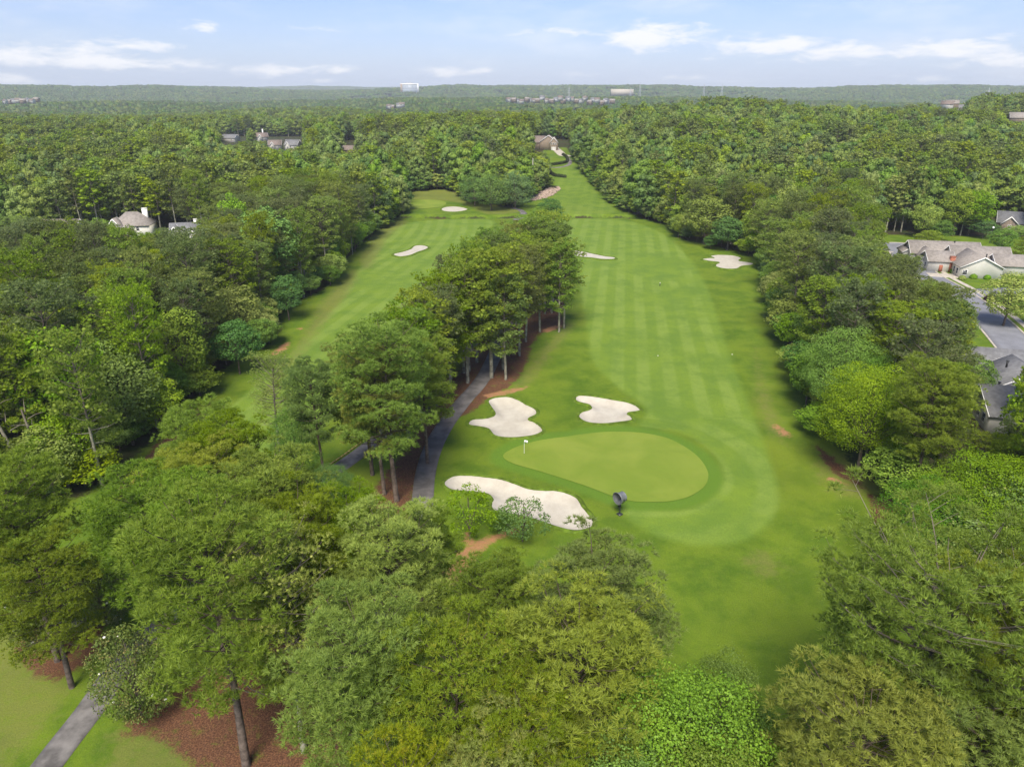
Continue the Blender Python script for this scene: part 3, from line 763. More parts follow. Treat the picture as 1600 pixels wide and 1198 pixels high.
T(1165,1090,12,3.2,'broad_near','dark broadleaf tree between the fairway corner and the round pine', 'broadleaf_tree', var=2, tint=(.6,.68,.7))
# bottom right
T(1455,862,21,7.6,'wide_near','huge spreading pine with bare limbs at the right', 'pine_tree', var=0, rot=.6, tint=(1.0, 1.03, .8))
T(1345,1072,17,5.0,'pine_near','round-topped pine at the bottom right edge', var=1)
T(1610,930,20,6.0,'wide_near','spreading pine at the right edge behind the huge one', 'pine_tree', var=1)
T(1530,1090,16,5.0,'pine_near','pine in the bottom right corner')
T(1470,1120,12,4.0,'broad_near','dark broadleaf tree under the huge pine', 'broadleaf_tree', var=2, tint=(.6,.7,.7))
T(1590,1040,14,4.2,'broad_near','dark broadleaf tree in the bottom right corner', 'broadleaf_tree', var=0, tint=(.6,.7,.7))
T(1530,690,16,5.8,'broad_near','green broadleaf tree in front of the grey-roofed house', 'broadleaf_tree', var=0, tint=(.8,.85,.85))
T(1455,735,13,4.6,'broad_near','darker broadleaf tree beside the fairway, below the tall oak', 'broadleaf_tree', var=2, tint=(.72,.82,.72))
T(1500,775,12,5.2,'magnolia_near','evergreen magnolia above the huge pine', 'magnolia_tree', tint=(1.3,1.4,1.2))
T(1570,735,14,5.0,'magnolia_near','dark evergreen magnolia at the right edge', 'magnolia_tree', tint=(1.2,1.3,1.2))
T(1425,815,8,3.0,'magnolia_near','low magnolia with two white flowers at the edge of the rough', 'magnolia_tree', tint=(1.1,1.2,1.1))
B(1338,742,17,6.2,'broad_near','tall bright green oak at the right edge of the rough', 'broadleaf_tree', var=0, tint=(1.0,1.02,.8))
B(1300,665,17,5.6,'broad_near','deep green broadleaf tree above the tall oak', 'broadleaf_tree', var=2, tint=(.86,.92,.66))
B(1345,680,14,4.2,'broad_near','lower deep green tree between the oak and its neighbour', 'broadleaf_tree', var=2, tint=(.86,.92,.66))
# pines of the central island (trunk bases)
for (px, py, h, r, l) in [
 (620,782,23,5.9,'biggest pine of the island, at its near end over the red straw'),
 (601,772,20,4.6,'second trunk beside the biggest pine of the island'),
 (582,742,19,4.8,'pine on the left flank of the near end of the island'),
 (689,614,20,5.2,'pine left of the path with its trunk base showing'),
 (705,592,19,4.6,'pine behind the round dark bush'),
 (731,598,22,5.2,'slender pine standing closest to the left of the path'),
 (733,580,22,4.8,'second slender pine left of the path'),
 (745,566,22,4.8,'dark pine left of the path bend'),
 (768,590,23,6.2,'tall pine with a pale trunk right of the path'),
 (787,577,22,5.8,'thick-trunked pine at the right side of the path'),
 (862,489,20,4.8,'pine with a thin pale trunk at the right edge of the island'),
 (859,467,21,4.6,'pine just behind the thin pale trunk'),
 (844,480,21,5.0,'pine at the middle of the right side of the island'),
 (668,724,18,4.2,'pine hanging over the asphalt path near its bend'),
 (640,690,20,5.2,'pine in the left middle of the island'),
 (662,650,20,4.8,'pine above the left middle of the island')]:
    B(px, py, h, r, 'pine_mid' if py < 700 else 'pine_near', l, var=None if py < 560 else 2)
for (px, py) in [(677,462),(652,488),(722,428),(700,445),(790,435),(735,405),(768,392),(812,410),(775,372),(812,372),(845,385),(853,366),(876,385),(884,381),(800,356),(762,363),(742,382),(840,350),(820,348),(866,362),(822,395),(705,410)]:
    sp = 760 + (462-py)*.72; sd2 = 'left flank' if px < sp-28 else ('right flank' if px > sp+28 else 'spine')
    dp = 'far tip' if py < 362 else ('far part' if py < 380 else ('middle' if py < 415 else 'near part'))
    T(px, py, 19, 4.2, 'pine_mid', f'pine on the {sd2} of the tree island, in its {dp}', group='pines in the far half of the island')
B(704,588,4.0,2.2,'magnolia_near','round dark bush under the island pines','bush')
B(859,352,11,5.0,'broad_mid','round dark green tree at the far tip of the island','broadleaf_tree', var=2)
B(843,354,8,3.4,'broad_mid','small lighter tree at the far tip of the island','broadleaf_tree', var=0)
# small trees by the front bunker
B(735,842,7.2,3.1,'sapling_near','small leafy tree before the left end of the front bunker','broadleaf_tree', var=1)
B(816,845,6.2,3.2,'sapling_near','small thin-crowned tree before the middle of the front bunker','broadleaf_tree', var=0)
B(778,828,3.0,1.4,'sapling_near','slim shrub at the near rim of the front bunker','shrub', var=1)
# singles further off
B(1100,381,16.5,8.2,'broad_mid','bright round broadleaf tree beyond the many-lobed bunker','broadleaf_tree', var=5, tint=(1.0,1.08,.9))
B(1136,391,11.5,5.8,'broad_mid','darker round tree right of the bright one beyond the bunker','broadleaf_tree', var=2)
B(768,329,18,8.0,'willow_mid','soft grey-green willow oak left of the tall pole','willow_oak', var=0)
B(805,326,17,7.5,'willow_mid','second willow oak nearer the tall pole','willow_oak', var=1)
B(742,322,15,7,'willow_mid','willow oak beside the distant green','willow_oak', var=0)
B(375,584,11,4.2,'broad_mid','blue-green dogwood at the edge of the left wood','broadleaf_tree', var=2, tint=(.85,1.0,.92))
B(452,500,11,3.6,'broad_mid','dark rounded tree on the left wood edge above the clay patch','broadleaf_tree', var=2, tint=(.8,.95,.88))
T(100,468,16,5.0,'broad_mid','bright yellow-green tree among the dark pines on the left','broadleaf_tree', var=5)
T(1577,425,12,5.5,'broad_mid','yellowish round tree beside the street at the right edge','broadleaf_tree', var=3, tint=(1.2,1.15,.9))
B(1447,392,7,4.2,'broad_mid','low bright tree between the turning circle and the house','broadleaf_tree', var=5)
B(1110,389,5,2.5,'broad_mid','small tree beside the trunks of the bright round one','broadleaf_tree', var=2)
kinds = {'p': 'pine_tree', 'b': 'broadleaf_tree'}
TINTS = [(1, 1, 1), (.82, .92, .80), (1.12, 1.08, .85), (.90, 1.0, .95), (1.1, 1.14, .95), (.95, .92, .85), (.84, .98, .95)]
for ii, (x, y, h, r, key, label, name, kw) in enumerate(PLACED):
    g = kw.pop('group', None)
    if 'tint' not in kw and key.startswith('pine'): kw['tint'] = TINTS[(ii*3) % 7]
    tree(name or 'pine_tree', x, y, h, r, key, label, g, cat='shrub' if name in ('bush', 'shrub') else 'tree', **kw)
NP_P = sum(1 for p in PLACED if (p[6] or 'pine_tree') == 'pine_tree'); NP_B = sum(1 for p in PLACED if p[6] == 'broadleaf_tree')

# ---- things in the woods that the photograph shows: (px, half width px, lowest visible py, distance)
SEEN = [(202, 32, 366, 262), (288, 17, 371, 262), (362, 22, 224, 900), (412, 16, 220, 900), (432, 14, 230, 900), (457, 16, 232, 900), (545, 10, 236, 700),
        (863, 26, 240, 640), (1510, 75, 440, 215), (1425, 40, 400, 262), (1560, 30, 455, 190), (1590, 34, 350, 310), (1570, 45, 540, 165), (1585, 45, 668, 106),
        (1538, 20, 462, 190), (1491, 18, 172, 900), (1592, 12, 190, 700),
        (832, 5, 303, 350), (1580, 40, 520, 160)]
SEEN_A = np.array(SEEN, float)
# ---- the woods: jittered rows
rng = np.random.RandomState(77)
cand = []
yy = 58.0
while yy < 1500:
    s = 7.2 if yy < 420 else (8.0 if yy < 800 else 10.5)
    half = .80*yy+60
    for x in np.arange(-half, half, s):
        cand.append((x+rng.uniform(-.42, .42)*s, yy+rng.uniform(-.42, .42)*s, s))
    yy += s
cand = np.array(cand); cand = cand[~in_open(cand[:, 0], cand[:, 1])]
pl = np.array([(p[0], p[1], p[3]) for p in PLACED])
keep = np.ones(len(cand), bool)
m = cand[:, 1] < 420
dd = np.hypot(cand[m][:, None, 0]-pl[None, :, 0], cand[m][:, None, 1]-pl[None, :, 1])
keep[m] = (dd > pl[None, :, 2]*.75+1.5).all(1)
cand = cand[keep]
def vnoise(x, y, sc, seed):
    return (np.sin(x/sc*1.7+seed)*np.cos(y/sc*1.3+seed*2.1)+np.sin((x+y)/sc*.9+seed*3.3)*.7+np.cos((x*.6-y)/sc*2.1+seed)*.5)/2.2
X, Y = cand[:, 0], cand[:, 1]
prob = np.full(len(cand), .12)
prob = np.where(vnoise(X, Y, 60, 1.7) > .42, .85, prob)
prob = np.where((X < 0) & (Y < 175) , .93, prob)
prob = np.where((X < -20) & (X > -90) & (Y < 290), .88, prob)
prob = np.where((X > 40) & (X < 150) & (Y < 285), .93, prob)
prob = np.where((Y > 520) & (Y < 640) & (X > -90) & (X < 45), .9, prob)
prob = np.where((X > 60) & (X < 130) & (Y > 225) & (Y < 300), .55, prob)
is_p = rng.rand(len(cand)) < prob
hts = np.where(is_p, rng.uniform(16, 23, len(cand)), rng.triangular(11, 18, 25, len(cand)))
rad = np.where(is_p, rng.uniform(3.4, 5.5, len(cand)), rng.triangular(3.0, 4.8, 7.6, len(cand)))
rad = rad*np.where(cand[:, 2] > 10, 1.25, 1.0)
zz = T0(X, Y)
# right strip: lower towards the fairway, so that the crowns step up
TR = []
for i in range(len(cand)):
    x, y, h = X[i], Y[i], hts[i]
    ok = True
    for _ in range(8):
        px, py, zc = proj(x, y, zz[i]+h)
        rp = rad[i]/zc*FPX
        hit = [s for s in SEEN if y < s[3] and abs(px-s[0]) < s[1]+rp*.7 and py < s[2]]
        if not hit: break
        h *= .82
        if h < 7: ok = False; break
    if not ok: continue
    px, py, zc = proj(x, y, zz[i]+h*.6)
    if px < -260 or px > 1860: continue
    TR.append((zc, x, y, h, rad[i]*(h/hts[i])**.4, bool(is_p[i]), px, py))
# scattered smaller trees of the two housing plots
LOTT = []
for k in range(90):
    x, y = (rng.uniform(-250, -90), rng.uniform(155, 275)) if k < 62 else (rng.uniform(85, 230), rng.uniform(70, 270))
    P = LEFT_LOT if k < 62 else RIGHT_LOT
    if signed(P, np.array([x]), np.array([y]))[0] < 0: continue
    if k >= 62 and min(np.hypot(ROADC[:, 0]-x, ROADC[:, 1]-y)) < 8: continue
    LOTT.append((x, y, rng.uniform(8, 14), rng.uniform(3.0, 4.6)))
HOUSES_XY = []
# bushy undergrowth along the edges of the woods
cl = COURSE; per = []
for p, q in zip(cl, np.roll(cl, -1, 0)):
    L = np.linalg.norm(q-p); n_ = int(L/3.6)
    for k in range(n_):
        u = (k+rng.rand())/max(1, n_); c = p+(q-p)*u; t_ = (q-p)/L
        for nr in (np.array([t_[1], -t_[0]]), np.array([-t_[1], t_[0]])):
            d_ = rng.uniform(-.4, 5.0); w_ = c+nr*d_
            if signed(COURSE, w_[:1], w_[1:])[0] < .6: per.append(w_)
for (x, y) in per:
    if y < 66 or y > 480 or abs(x) > 170: continue
    if signed(RIGHT_LOT, np.array([x]), np.array([y]))[0] > 0: continue
    if min((x-p[0])**2+(y-p[1])**2 for p in PLACED) < 9: continue
    h = rng.uniform(4.5, 11); r = rng.uniform(2.6, 4.2)
    px, py, zc = proj(x, y, float(T0(x, y))+h); rp = r/zc*FPX
    if [s_ for s_ in SEEN if y < s_[3] and abs(px-s_[0]) < s_[1]+rp*.7 and py < s_[2]]: continue
    if -60 < px < 1660: TR.append((zc, x, y, h, r, False, px, py))
def lot_trees():
    for px, py, h, r in ((1585,480,7,3.5),(1600,420,9,4),(1562,395,10,4),(1590,372,9,4),(1470,378,8,3.5),(1535,372,11,4.5),(1500,368,12,4.6),(1440,372,13,4.6),(1575,620,6,2.5),(110,395,9,4),(140,372,11,4.5),(160,388,8,3.6),(245,372,10,4.4),(320,372,9,4),(60,380,12,4.6),(335,385,11,4.4),(250,392,8,3.8)):
        x, y, _ = gp(px, py); LOTT.append((x, y, h, r))
    for (x, y, h, r) in LOTT:
        if any(math.hypot(x-a, y-b_) < c for a, b_, c in HOUSES_XY): continue
        for _ in range(7):
            px, py, zc = proj(x, y, h); rp = r/zc*FPX
            if not [s for s in SEEN if y < s[3] and abs(px-s[0]) < s[1]+rp*.7 and py < s[2]]: break
            h *= .8
        if h < 4: continue
        px, py, zc = proj(x, y, h)
        if -60 < px < 1660:
            p = rng.rand() < .4
            TR.append((zc, x, y, h, r, p, px, py))
def zone(x, y, p):
    e = -float(sdl(COURSE, np.array([x]), np.array([y]), 200)[0])
    row = 'at the front edge' if e < 6 else ('just inside the edge' if e < 16 else ('well inside' if e < 40 else 'deep'))
    if x < 0:
        if y < 110: z = 'nearest part of the left wood'
        elif y < 175: z = 'middle of the left wood'
        elif y < 235 and x > -92: z = 'strip by the left fairway'
        elif y < 300 and x > -92: z = 'far end of the left strip'
        elif y < 300: z = 'garden trees by the white houses'
        elif y < 420: z = 'wood behind the distant green'
        else: z = 'hill wood left of the tee'
    else:
        if y < 110: z = 'near belt right of the green'
        elif y < 150: z = 'middle of the right belt'
        elif y < 210: z = 'upper right belt'
        elif y < 290: z = 'far end of the right belt'
        elif y < 350: z = 'wood just beyond the creek'
        elif y < 420: z = 'lower hill wood right of the tee'
        else: z = 'upper hill wood right of the tee'
    return row + ' of the ' + z
# ------------------------------------------------------------------ houses
M_SIDING = mat('white_siding', (.66, .64, .58), .7, .3, None, (.5, .06))
M_TRIM = mat('white_trim', (.78, .77, .74), .6, .3, None, (.5, .04))
M_ROOF_T = mat('taupe_shingles', (.26, .235, .21), .9, .15, (6, .4), (1.2, .16))
M_ROOF_G = mat('grey_shingles', (.17, .172, .178), .9, .15, (6, .4), (1.2, .18))
M_ROOF_B = mat('brown_shingles', (.19, .155, .135), .9, .15, (6, .4), (1.2, .18))
M_BRICK = mat('brick', (.32, .12, .075), .9, .15, (8, .3), (4, .25))
M_STONE = mat('tan_stone', (.34, .27, .21), .9, .15, (5, .4), (2, .3))
M_GLASS = mat('window_glass', (.03, .035, .04), .08, .6)
M_DARK = mat('dark_metal', (.035, .037, .04), .45, .4, None, (2, .2))
M_GARAGE = mat('garage_door_paint', (.68, .67, .63), .6, .3, None, (1, .04))

def gable_wall(V, F, cx, cy, w, d, h, rise, axis):
    k = sum(len(v) for v in V)
    if axis == 'x':   # ridge along x; gable faces at +-w/2
        prof = [(-d/2, -1.2), (d/2, -1.2), (d/2, h), (0, h+rise), (-d/2, h)]
        P = [(cx-w/2, cy+a, z) for a, z in prof]+[(cx+w/2, cy+a, z) for a, z in prof]
    else:
        prof = [(-w/2, -1.2), (w/2, -1.2), (w/2, h), (0, h+rise), (-w/2, h)]
        P = [(cx+a, cy-d/2, z) for a, z in prof]+[(cx+a, cy+d/2, z) for a, z in prof]
    V.append(np.array(P)); F5.append(np.array([(0, 1, 2, 3, 4), (9, 8, 7, 6, 5)])+k)
    F.append(np.array([(i, 5+i, 5+(i+1) % 5, (i+1) % 5) for i in range(5)])[[0, 1, 4]]+k)
def gable_roof(cx, cy, w, d, h, rise, axis, o=.45, t=.22):
    half = (d if axis == 'x' else w)/2; ln = (w if axis == 'x' else d)/2+o
    sl = rise/half; e = half+o; ze = h-o*sl
    prof = [(-e, ze), (0, h+rise), (e, ze), (e, ze+t), (0, h+rise+t*1.2), (-e, ze+t)]
    P = []
    for s in (-ln, ln):
        for a, z in prof: P.append((cx+s, cy+a, z+.02) if axis == 'x' else (cx+a, cy+s, z+.02))
    V = np.array(P); q = [(0, 1, 4, 5), (1, 2, 3, 4), (6, 11, 10, 7), (7, 10, 9, 8), (5, 4, 10, 11), (4, 3, 9, 10), (0, 6, 7, 1), (1, 7, 8, 2), (0, 5, 11, 6), (2, 8, 9, 3)]
    return V, np.array(q)
def hip_roof(cx, cy, w, d, h, rise, o=.45):
    a, b_ = w/2+o, d/2+o; r = max(.2, a-b_)
    V = [(cx-a, cy-b_, h-.2), (cx+a, cy-b_, h-.2), (cx+a, cy+b_, h-.2), (cx-a, cy+b_, h-.2), (cx-r, cy, h+rise), (cx+r, cy, h+rise),
         (cx-a, cy-b_, h-.42), (cx+a, cy-b_, h-.42), (cx+a, cy+b_, h-.42), (cx-a, cy+b_, h-.42)]
    return np.array(V), [np.array([(0, 1, 5, 4), (2, 3, 4, 5), (6, 7, 1, 0), (7, 8, 2, 1), (8, 9, 3, 2), (9, 6, 0, 3), (9, 8, 7, 6)]), np.array([(1, 2, 5), (3, 0, 4)])]
def house(name, label, x, y, rz, masses, wall_m, roof_m, wins=(), doors=(), garages=(), chims=(), z=None, group=None, clear=12, vents=()):
    global F5
    zz_ = float(T0(x, y)) if z is None else z
    e = empty(name, (x, y, zz_), label, 'house', group, rz); HOUSES_XY.append((x, y, clear))
    for (cx, cy, w, d, h, rise, ax) in masses:
        V, F, F5 = [], [], []
        if ax == 'hip':
            box(V, F, (cx, cy, (h-1.2)/2), (w, d, h+1.2)); link('wall', mesh_np('wall', np.concatenate(V), np.concatenate(F)), wall_m, e)
            rv, rf = hip_roof(cx, cy, w, d, h, rise); link('roof', mesh_np('roof', rv, rf), roof_m, e)
        else:
            gable_wall(V, F, cx, cy, w, d, h, rise, ax)
            link('wall', mesh_np('wall', np.concatenate(V), [np.concatenate(F), np.concatenate(F5)]), wall_m, e)
            rv, rf = gable_roof(cx, cy, w, d, h, rise, ax)
            ro = link('roof', mesh_np('roof', rv, rf), roof_m, e)
            # rake boards on the gable ends
            half = (d if ax == 'x' else w)/2; ln = (w if ax == 'x' else d)/2+.47; sl = math.atan2(rise, half); L = math.hypot(half+.45, (half+.45)*rise/half)
            bb = []
            for s in (-1, 1):
                for q in (-1, 1):
                    mx, mz = q*(half+.45)/2, h-.45*rise/half+(half+.45)*rise/half/2+.1
                    if ax == 'x': R_ = Matrix.Rotation(-q*sl, 3, 'X'); bb.append(((cx+s*ln, cy+mx, mz), (.06, L, .30), 0, R_))
                    else: R_ = Matrix.Rotation(q*sl, 3, 'Y'); bb.append(((cx+mx, cy+s*ln, mz), (L, .06, .30), 0, R_))
            for b1 in bb: boxes('fascia', [b1], M_TRIM, ro)
    for (wx, wy, wz, ww, wh, face) in wins:   # face: 'x-' 'x+' 'y-' 'y+'
        ax = face[0]; sg = -1 if face[1] == '-' else 1
        if ax == 'y':
            f = boxes('window', [((wx, wy+sg*.03, wz+wh/2+.05), (ww+.2, .1, .1)), ((wx, wy+sg*.03, wz-wh/2-.05), (ww+.2, .1, .1)), ((wx-ww/2-.05, wy+sg*.03, wz), (.1, .1, wh)), ((wx+ww/2+.05, wy+sg*.03, wz), (.1, .1, wh)), ((wx, wy+sg*.035, wz), (ww, .05, .05))], M_TRIM, e)
            boxes('pane', [((wx, wy+sg*.015, wz), (ww, .04, wh))], M_GLASS, f)
        else:
            f = boxes('window', [((wx+sg*.03, wy, wz+wh/2+.05), (.1, ww+.2, .1)), ((wx+sg*.03, wy, wz-wh/2-.05), (.1, ww+.2, .1)), ((wx+sg*.03, wy-ww/2-.05, wz), (.1, .1, wh)), ((wx+sg*.03, wy+ww/2+.05, wz), (.1, .1, wh)), ((wx+sg*.035, wy, wz), (.05, ww, .05))], M_TRIM, e)
            boxes('pane', [((wx+sg*.015, wy, wz), (.04, ww, wh))], M_GLASS, f)
    for (dx, dy, ww, wh, face) in doors:
        boxes('door', [((dx, dy, wh/2), (ww, .12, wh) if face == 'y' else (.12, ww, wh))], M_BRICK, e)
    for (dx, dy, ww, wh, face) in garages:
        L = [((dx, dy, wh*(k+.5)/4), ((ww, .14, wh/4-.04) if face == 'y' else (.14, ww, wh/4-.04))) for k in range(4)]
        boxes('garage_door', L, M_GARAGE, e)
    for (cx, cy, z0, z1, s, mm_) in chims:
        boxes('chimney', [((cx, cy, (z0+z1)/2), (s, s*.8, z1-z0)), ((cx, cy, z1+.08), (s+.2, s*.8+.2, .16))], mm_, e)
    for (cx, cy, cz) in vents:
        boxes('roof_vent', [((cx, cy, cz), (.25, .25, 1.1)), ((cx, cy, cz+.6), (.4, .4, .14))], M_DARK, e)
    return e

# white duplex by the street (right)
hx, hy, _ = gp(1508, 432)
hx, hy = hx+2, hy+4
house('house', 'long white house with taupe roofs and several gables beside the turning circle', hx, hy, math.radians(-12),
      [(2, 0, 11, 13, 3.2, 2.9, 'y'), (-6.5, 4.5, 7, 8, 3.2, 2.2, 'x'), (-8, 9, 5, 7, 3.1, 2.1, 'y'), (5.5, 8, 16, 9, 3.4, 3.2, 'x'), (-2, 15.5, 20, 9, 3.4, 3.0, 'x'), (13, 3, 10, 8, 3.0, 2.4, 'x'), (-10.5, 17, 6, 6, 3.1, 2.0, 'y')],
      M_SIDING, M_ROOF_T,
      wins=[(-2.3, -6.5, 1.7, 1.1, 1.4, 'y-'), (-3.5, -4.0, 1.6, 1.2, 1.5, 'x-'), (-3.5, -1.6, 1.6, 1.2, 1.5, 'x-'), (-10, 3.2, 1.6, 1.0, 1.3, 'x-'), (-10.5, 8, 1.6, 1.0, 1.3, 'x-'), (-13.5, 15.6, 1.6, .9, 1.4, 'x-'), (-13.5, 17.4, 1.6, .9, 1.4, 'x-'), (-12, 14, 1.6, .9, 1.4, 'y-'), (-8, 5.5, 3.8, .8, .8, 'y-')],
      garages=[(-10.05, 5.6, 2.6, 2.2, 'x'), (-12.2, 12.6, 3.0, 2.2, 'x')], doors=[(-6.5, .45, 1, 2.1, 'y')],
      chims=[(-3.6, 1.0, 0, 4.6, 1.3, M_BRICK)], vents=[(4.5, -1, 5.5), (1, 15, 6.2)], clear=22)
# near house at the right edge
hx, hy, _ = gp(1592, 668)
hx -= 1; hy += 3
house('house', 'white house with grey and taupe roofs at the right edge below the street', hx, hy, math.radians(-14),
      [(2, 0, 12, 12, 3.0, 2.8, 'x'), (5, 9.5, 12, 9, 3.2, 3.4, 'y'), (4.5, 18, 16, 9, 3.2, 3.2, 'x')], M_SIDING, M_ROOF_G,
      wins=[(-4.0, -3.5, 1.6, 1.1, 1.4, 'x-'), (-4.0, -1.2, 1.6, 1.1, 1.4, 'x-'), (-4, 2, 1.6, 1.1, 1.4, 'x-')], vents=[(-.5, 2.8, 4.9), (2.0, 8, 7.0)], clear=17)
# white houses left
hx, hy, _ = gp(203, 374)
house('house', 'white two-storey house with taupe hipped roof and white chimney among the trees on the left', hx, hy, math.radians(8),
      [(1, 4, 13, 9, 5.2, 4.2, 'hip'), (-3.4, -1.2, 4.6, 4, 5.0, 2.8, 'y'), (.6, -2.4, 3.8, 5, 2.9, 2.6, 'y'), (-6, 3, 3, 5, 3, 1.6, 'hip')], M_SIDING, M_ROOF_T,
      wins=[(-3.4, -3.2, 5.6, .8, 1.2, 'y-'), (-3.4, -3.2, 2.6, .9, 1.5, 'y-'), (-5.2, -.52, 4.2, .8, 1.2, 'y-'), (.6, -4.9, 3.6, .6, .8, 'y-'), (3.6, -.5, 3.9, .9, 1.4, 'y-')],
      chims=[(5.0, 6, 4, 10.2, 1.7, M_TRIM)], clear=14)
hx, hy, _ = gp(288, 379)
house('house', 'small white house with slate-grey roof right of the taupe-roofed white house', hx, hy, math.radians(14),
      [(1, 3, 10, 7, 3.4, 3.0, 'x'), (-2.2, -.6, 4.2, 4, 3.3, 2.7, 'y'), (3.4, -.8, 3, 3, 3.0, 1.6, 'y')], M_SIDING, M_ROOF_G,
      wins=[(-2.2, -2.6, 1.9, 1.5, 1.6, 'y-'), (3.4, -2.3, 1.9, .9, 1.3, 'y-')], chims=[(4.2, 4.4, 3, 7.4, 1.2, M_TRIM)], clear=11)
hx, hy, _ = gp(92, 378)
house('house', 'white house half hidden by brownish pines at the far left', hx, hy, math.radians(5),
      [(0, 3, 14, 8, 4.6, 2.8, 'x'), (4, -1.4, 4.2, 4, 4.2, 2.4, 'y'), (-4, -1.2, 3.6, 4, 3.6, 2.2, 'y')], M_SIDING, M_ROOF_B,
      wins=[(4, -3.4, 3.0, 1.0, 1.5, 'y-'), (-4, -3.2, 2.4, 1.0, 1.5, 'y-'), (0, -1, 3.4, 1.0, 1.4, 'y-')], clear=12)
# hill houses
def hill_house(px, py, label, rz, roof_m, wall_m, w=11, d=9, h=4.8, rise=4, dist=440, gab=True, ch=None):
    x, y, _ = gp(px, py, h+rise*.3)
    ms = [(0, 0, w, d, h, rise, 'x')]
    if gab: ms.append((-w*.22, -d*.35, w*.38, d*.5, h*.92, rise*.75, 'y'))
    wins = [(-w*.22, -d*.35-d*.25, h*.62, .9, 1.3, 'y-'), (w*.28, -d/2, h*.62, .9, 1.3, 'y-')]
    return house('house', label, x, y, rz, ms, wall_m, roof_m, wins=wins if gab else [(w*.28, -d/2, h*.62, .9, 1.3, 'y-')], chims=[ch] if ch else (), clear=10)
hill_house(360, 214, 'long grey roof showing above the trees on the left hill', -.35, M_ROOF_G, M_SIDING, 16, 9, 4, 3.2, gab=False)
hill_house(409, 212, 'brown-roofed house with a tall pale chimney on the left hill', .4, M_ROOF_B, M_SIDING, 11, 8, 4.4, 3.6, ch=(1.5, 3, 3, 11.5, 1.1, M_TRIM))
hill_house(430, 224, 'pinkish-brown roofed house right of the tall pale chimney', .2, M_ROOF_B, M_SIDING, 10, 8, 4, 3.4, 436)
hill_house(458, 224, 'slate-roofed house with a white gable on the left hill', -.25, M_ROOF_G, M_SIDING, 11, 8, 4.4, 3.6, 436)
hill_house(546, 232, 'small tan roof peeping from the trees right of the hill houses', .1, M_ROOF_B, M_STONE, 8, 6, 3, 2.6, 430, gab=False)
hill_house(1592, 342, 'grey-roofed house at the right edge above the wood', -.5, M_ROOF_G, M_STONE, 14, 10, 3.6, 3.4, 300)
hx, hy, _ = gp(862, 236)
house('house', 'stone house with brown gabled roof at the top of the hill fairway', hx-1, hy+8, math.radians(-6),
      [(-1, 3, 12, 9, 5.6, 4.2, 'y'), (3, -1, 5.5, 6, 5.2, 3.4, 'y'), (-8, 6, 8, 8, 5, 4, 'x')], M_STONE, M_ROOF_B,
      wins=[(3, -4, 4.4, .9, 1.3, 'y-'), (1.5, -4, 4.4, .8, 1.2, 'y-'), (4.5, -4, 4.4, .8, 1.2, 'y-')], garages=[(3, -4.07, 3.4, 2.3, 'y')], clear=14)
# ------------------------------------------------------------------ individual and massed woods
lot_trees()
TR.sort(key=lambda t: t[0])
inview = lambda t: -40 < t[6] < 1640 and t[7] < 1260
nP, nB = NP_P, NP_B
restN, restF = [], []
dists = []
for t in TR:
    zc, x, y, h, r, p, px, py = t
    pt = 'pine' if p else 'broad'
    dist = 'near' if zc < 88 else ('mid' if zc < 265 else 'far')
    if inview(t) and ((p and nP < 300) or (not p and nB < 300)):
        if p: nP += 1
        else: nB += 1
        zn = zone(x, y, p)
        big = 'tall ' if h > 20 else ('low ' if h < 11 else '')
        lab = f"{big}{'dark pine' if p else 'broadleaf tree'} {zn}"
        tree('pine_tree' if p else 'broadleaf_tree', x, y, h, r, pt+'_'+dist, lab, ('pines ' if p else 'broadleaf trees ')+zn)
    else:
        restN.append((x, y, h, r, p, 0 if zc < 265 else 1)); dists.append(zc)
print('individual pines', nP, 'broadleaf', nB, 'rest', len(restN))

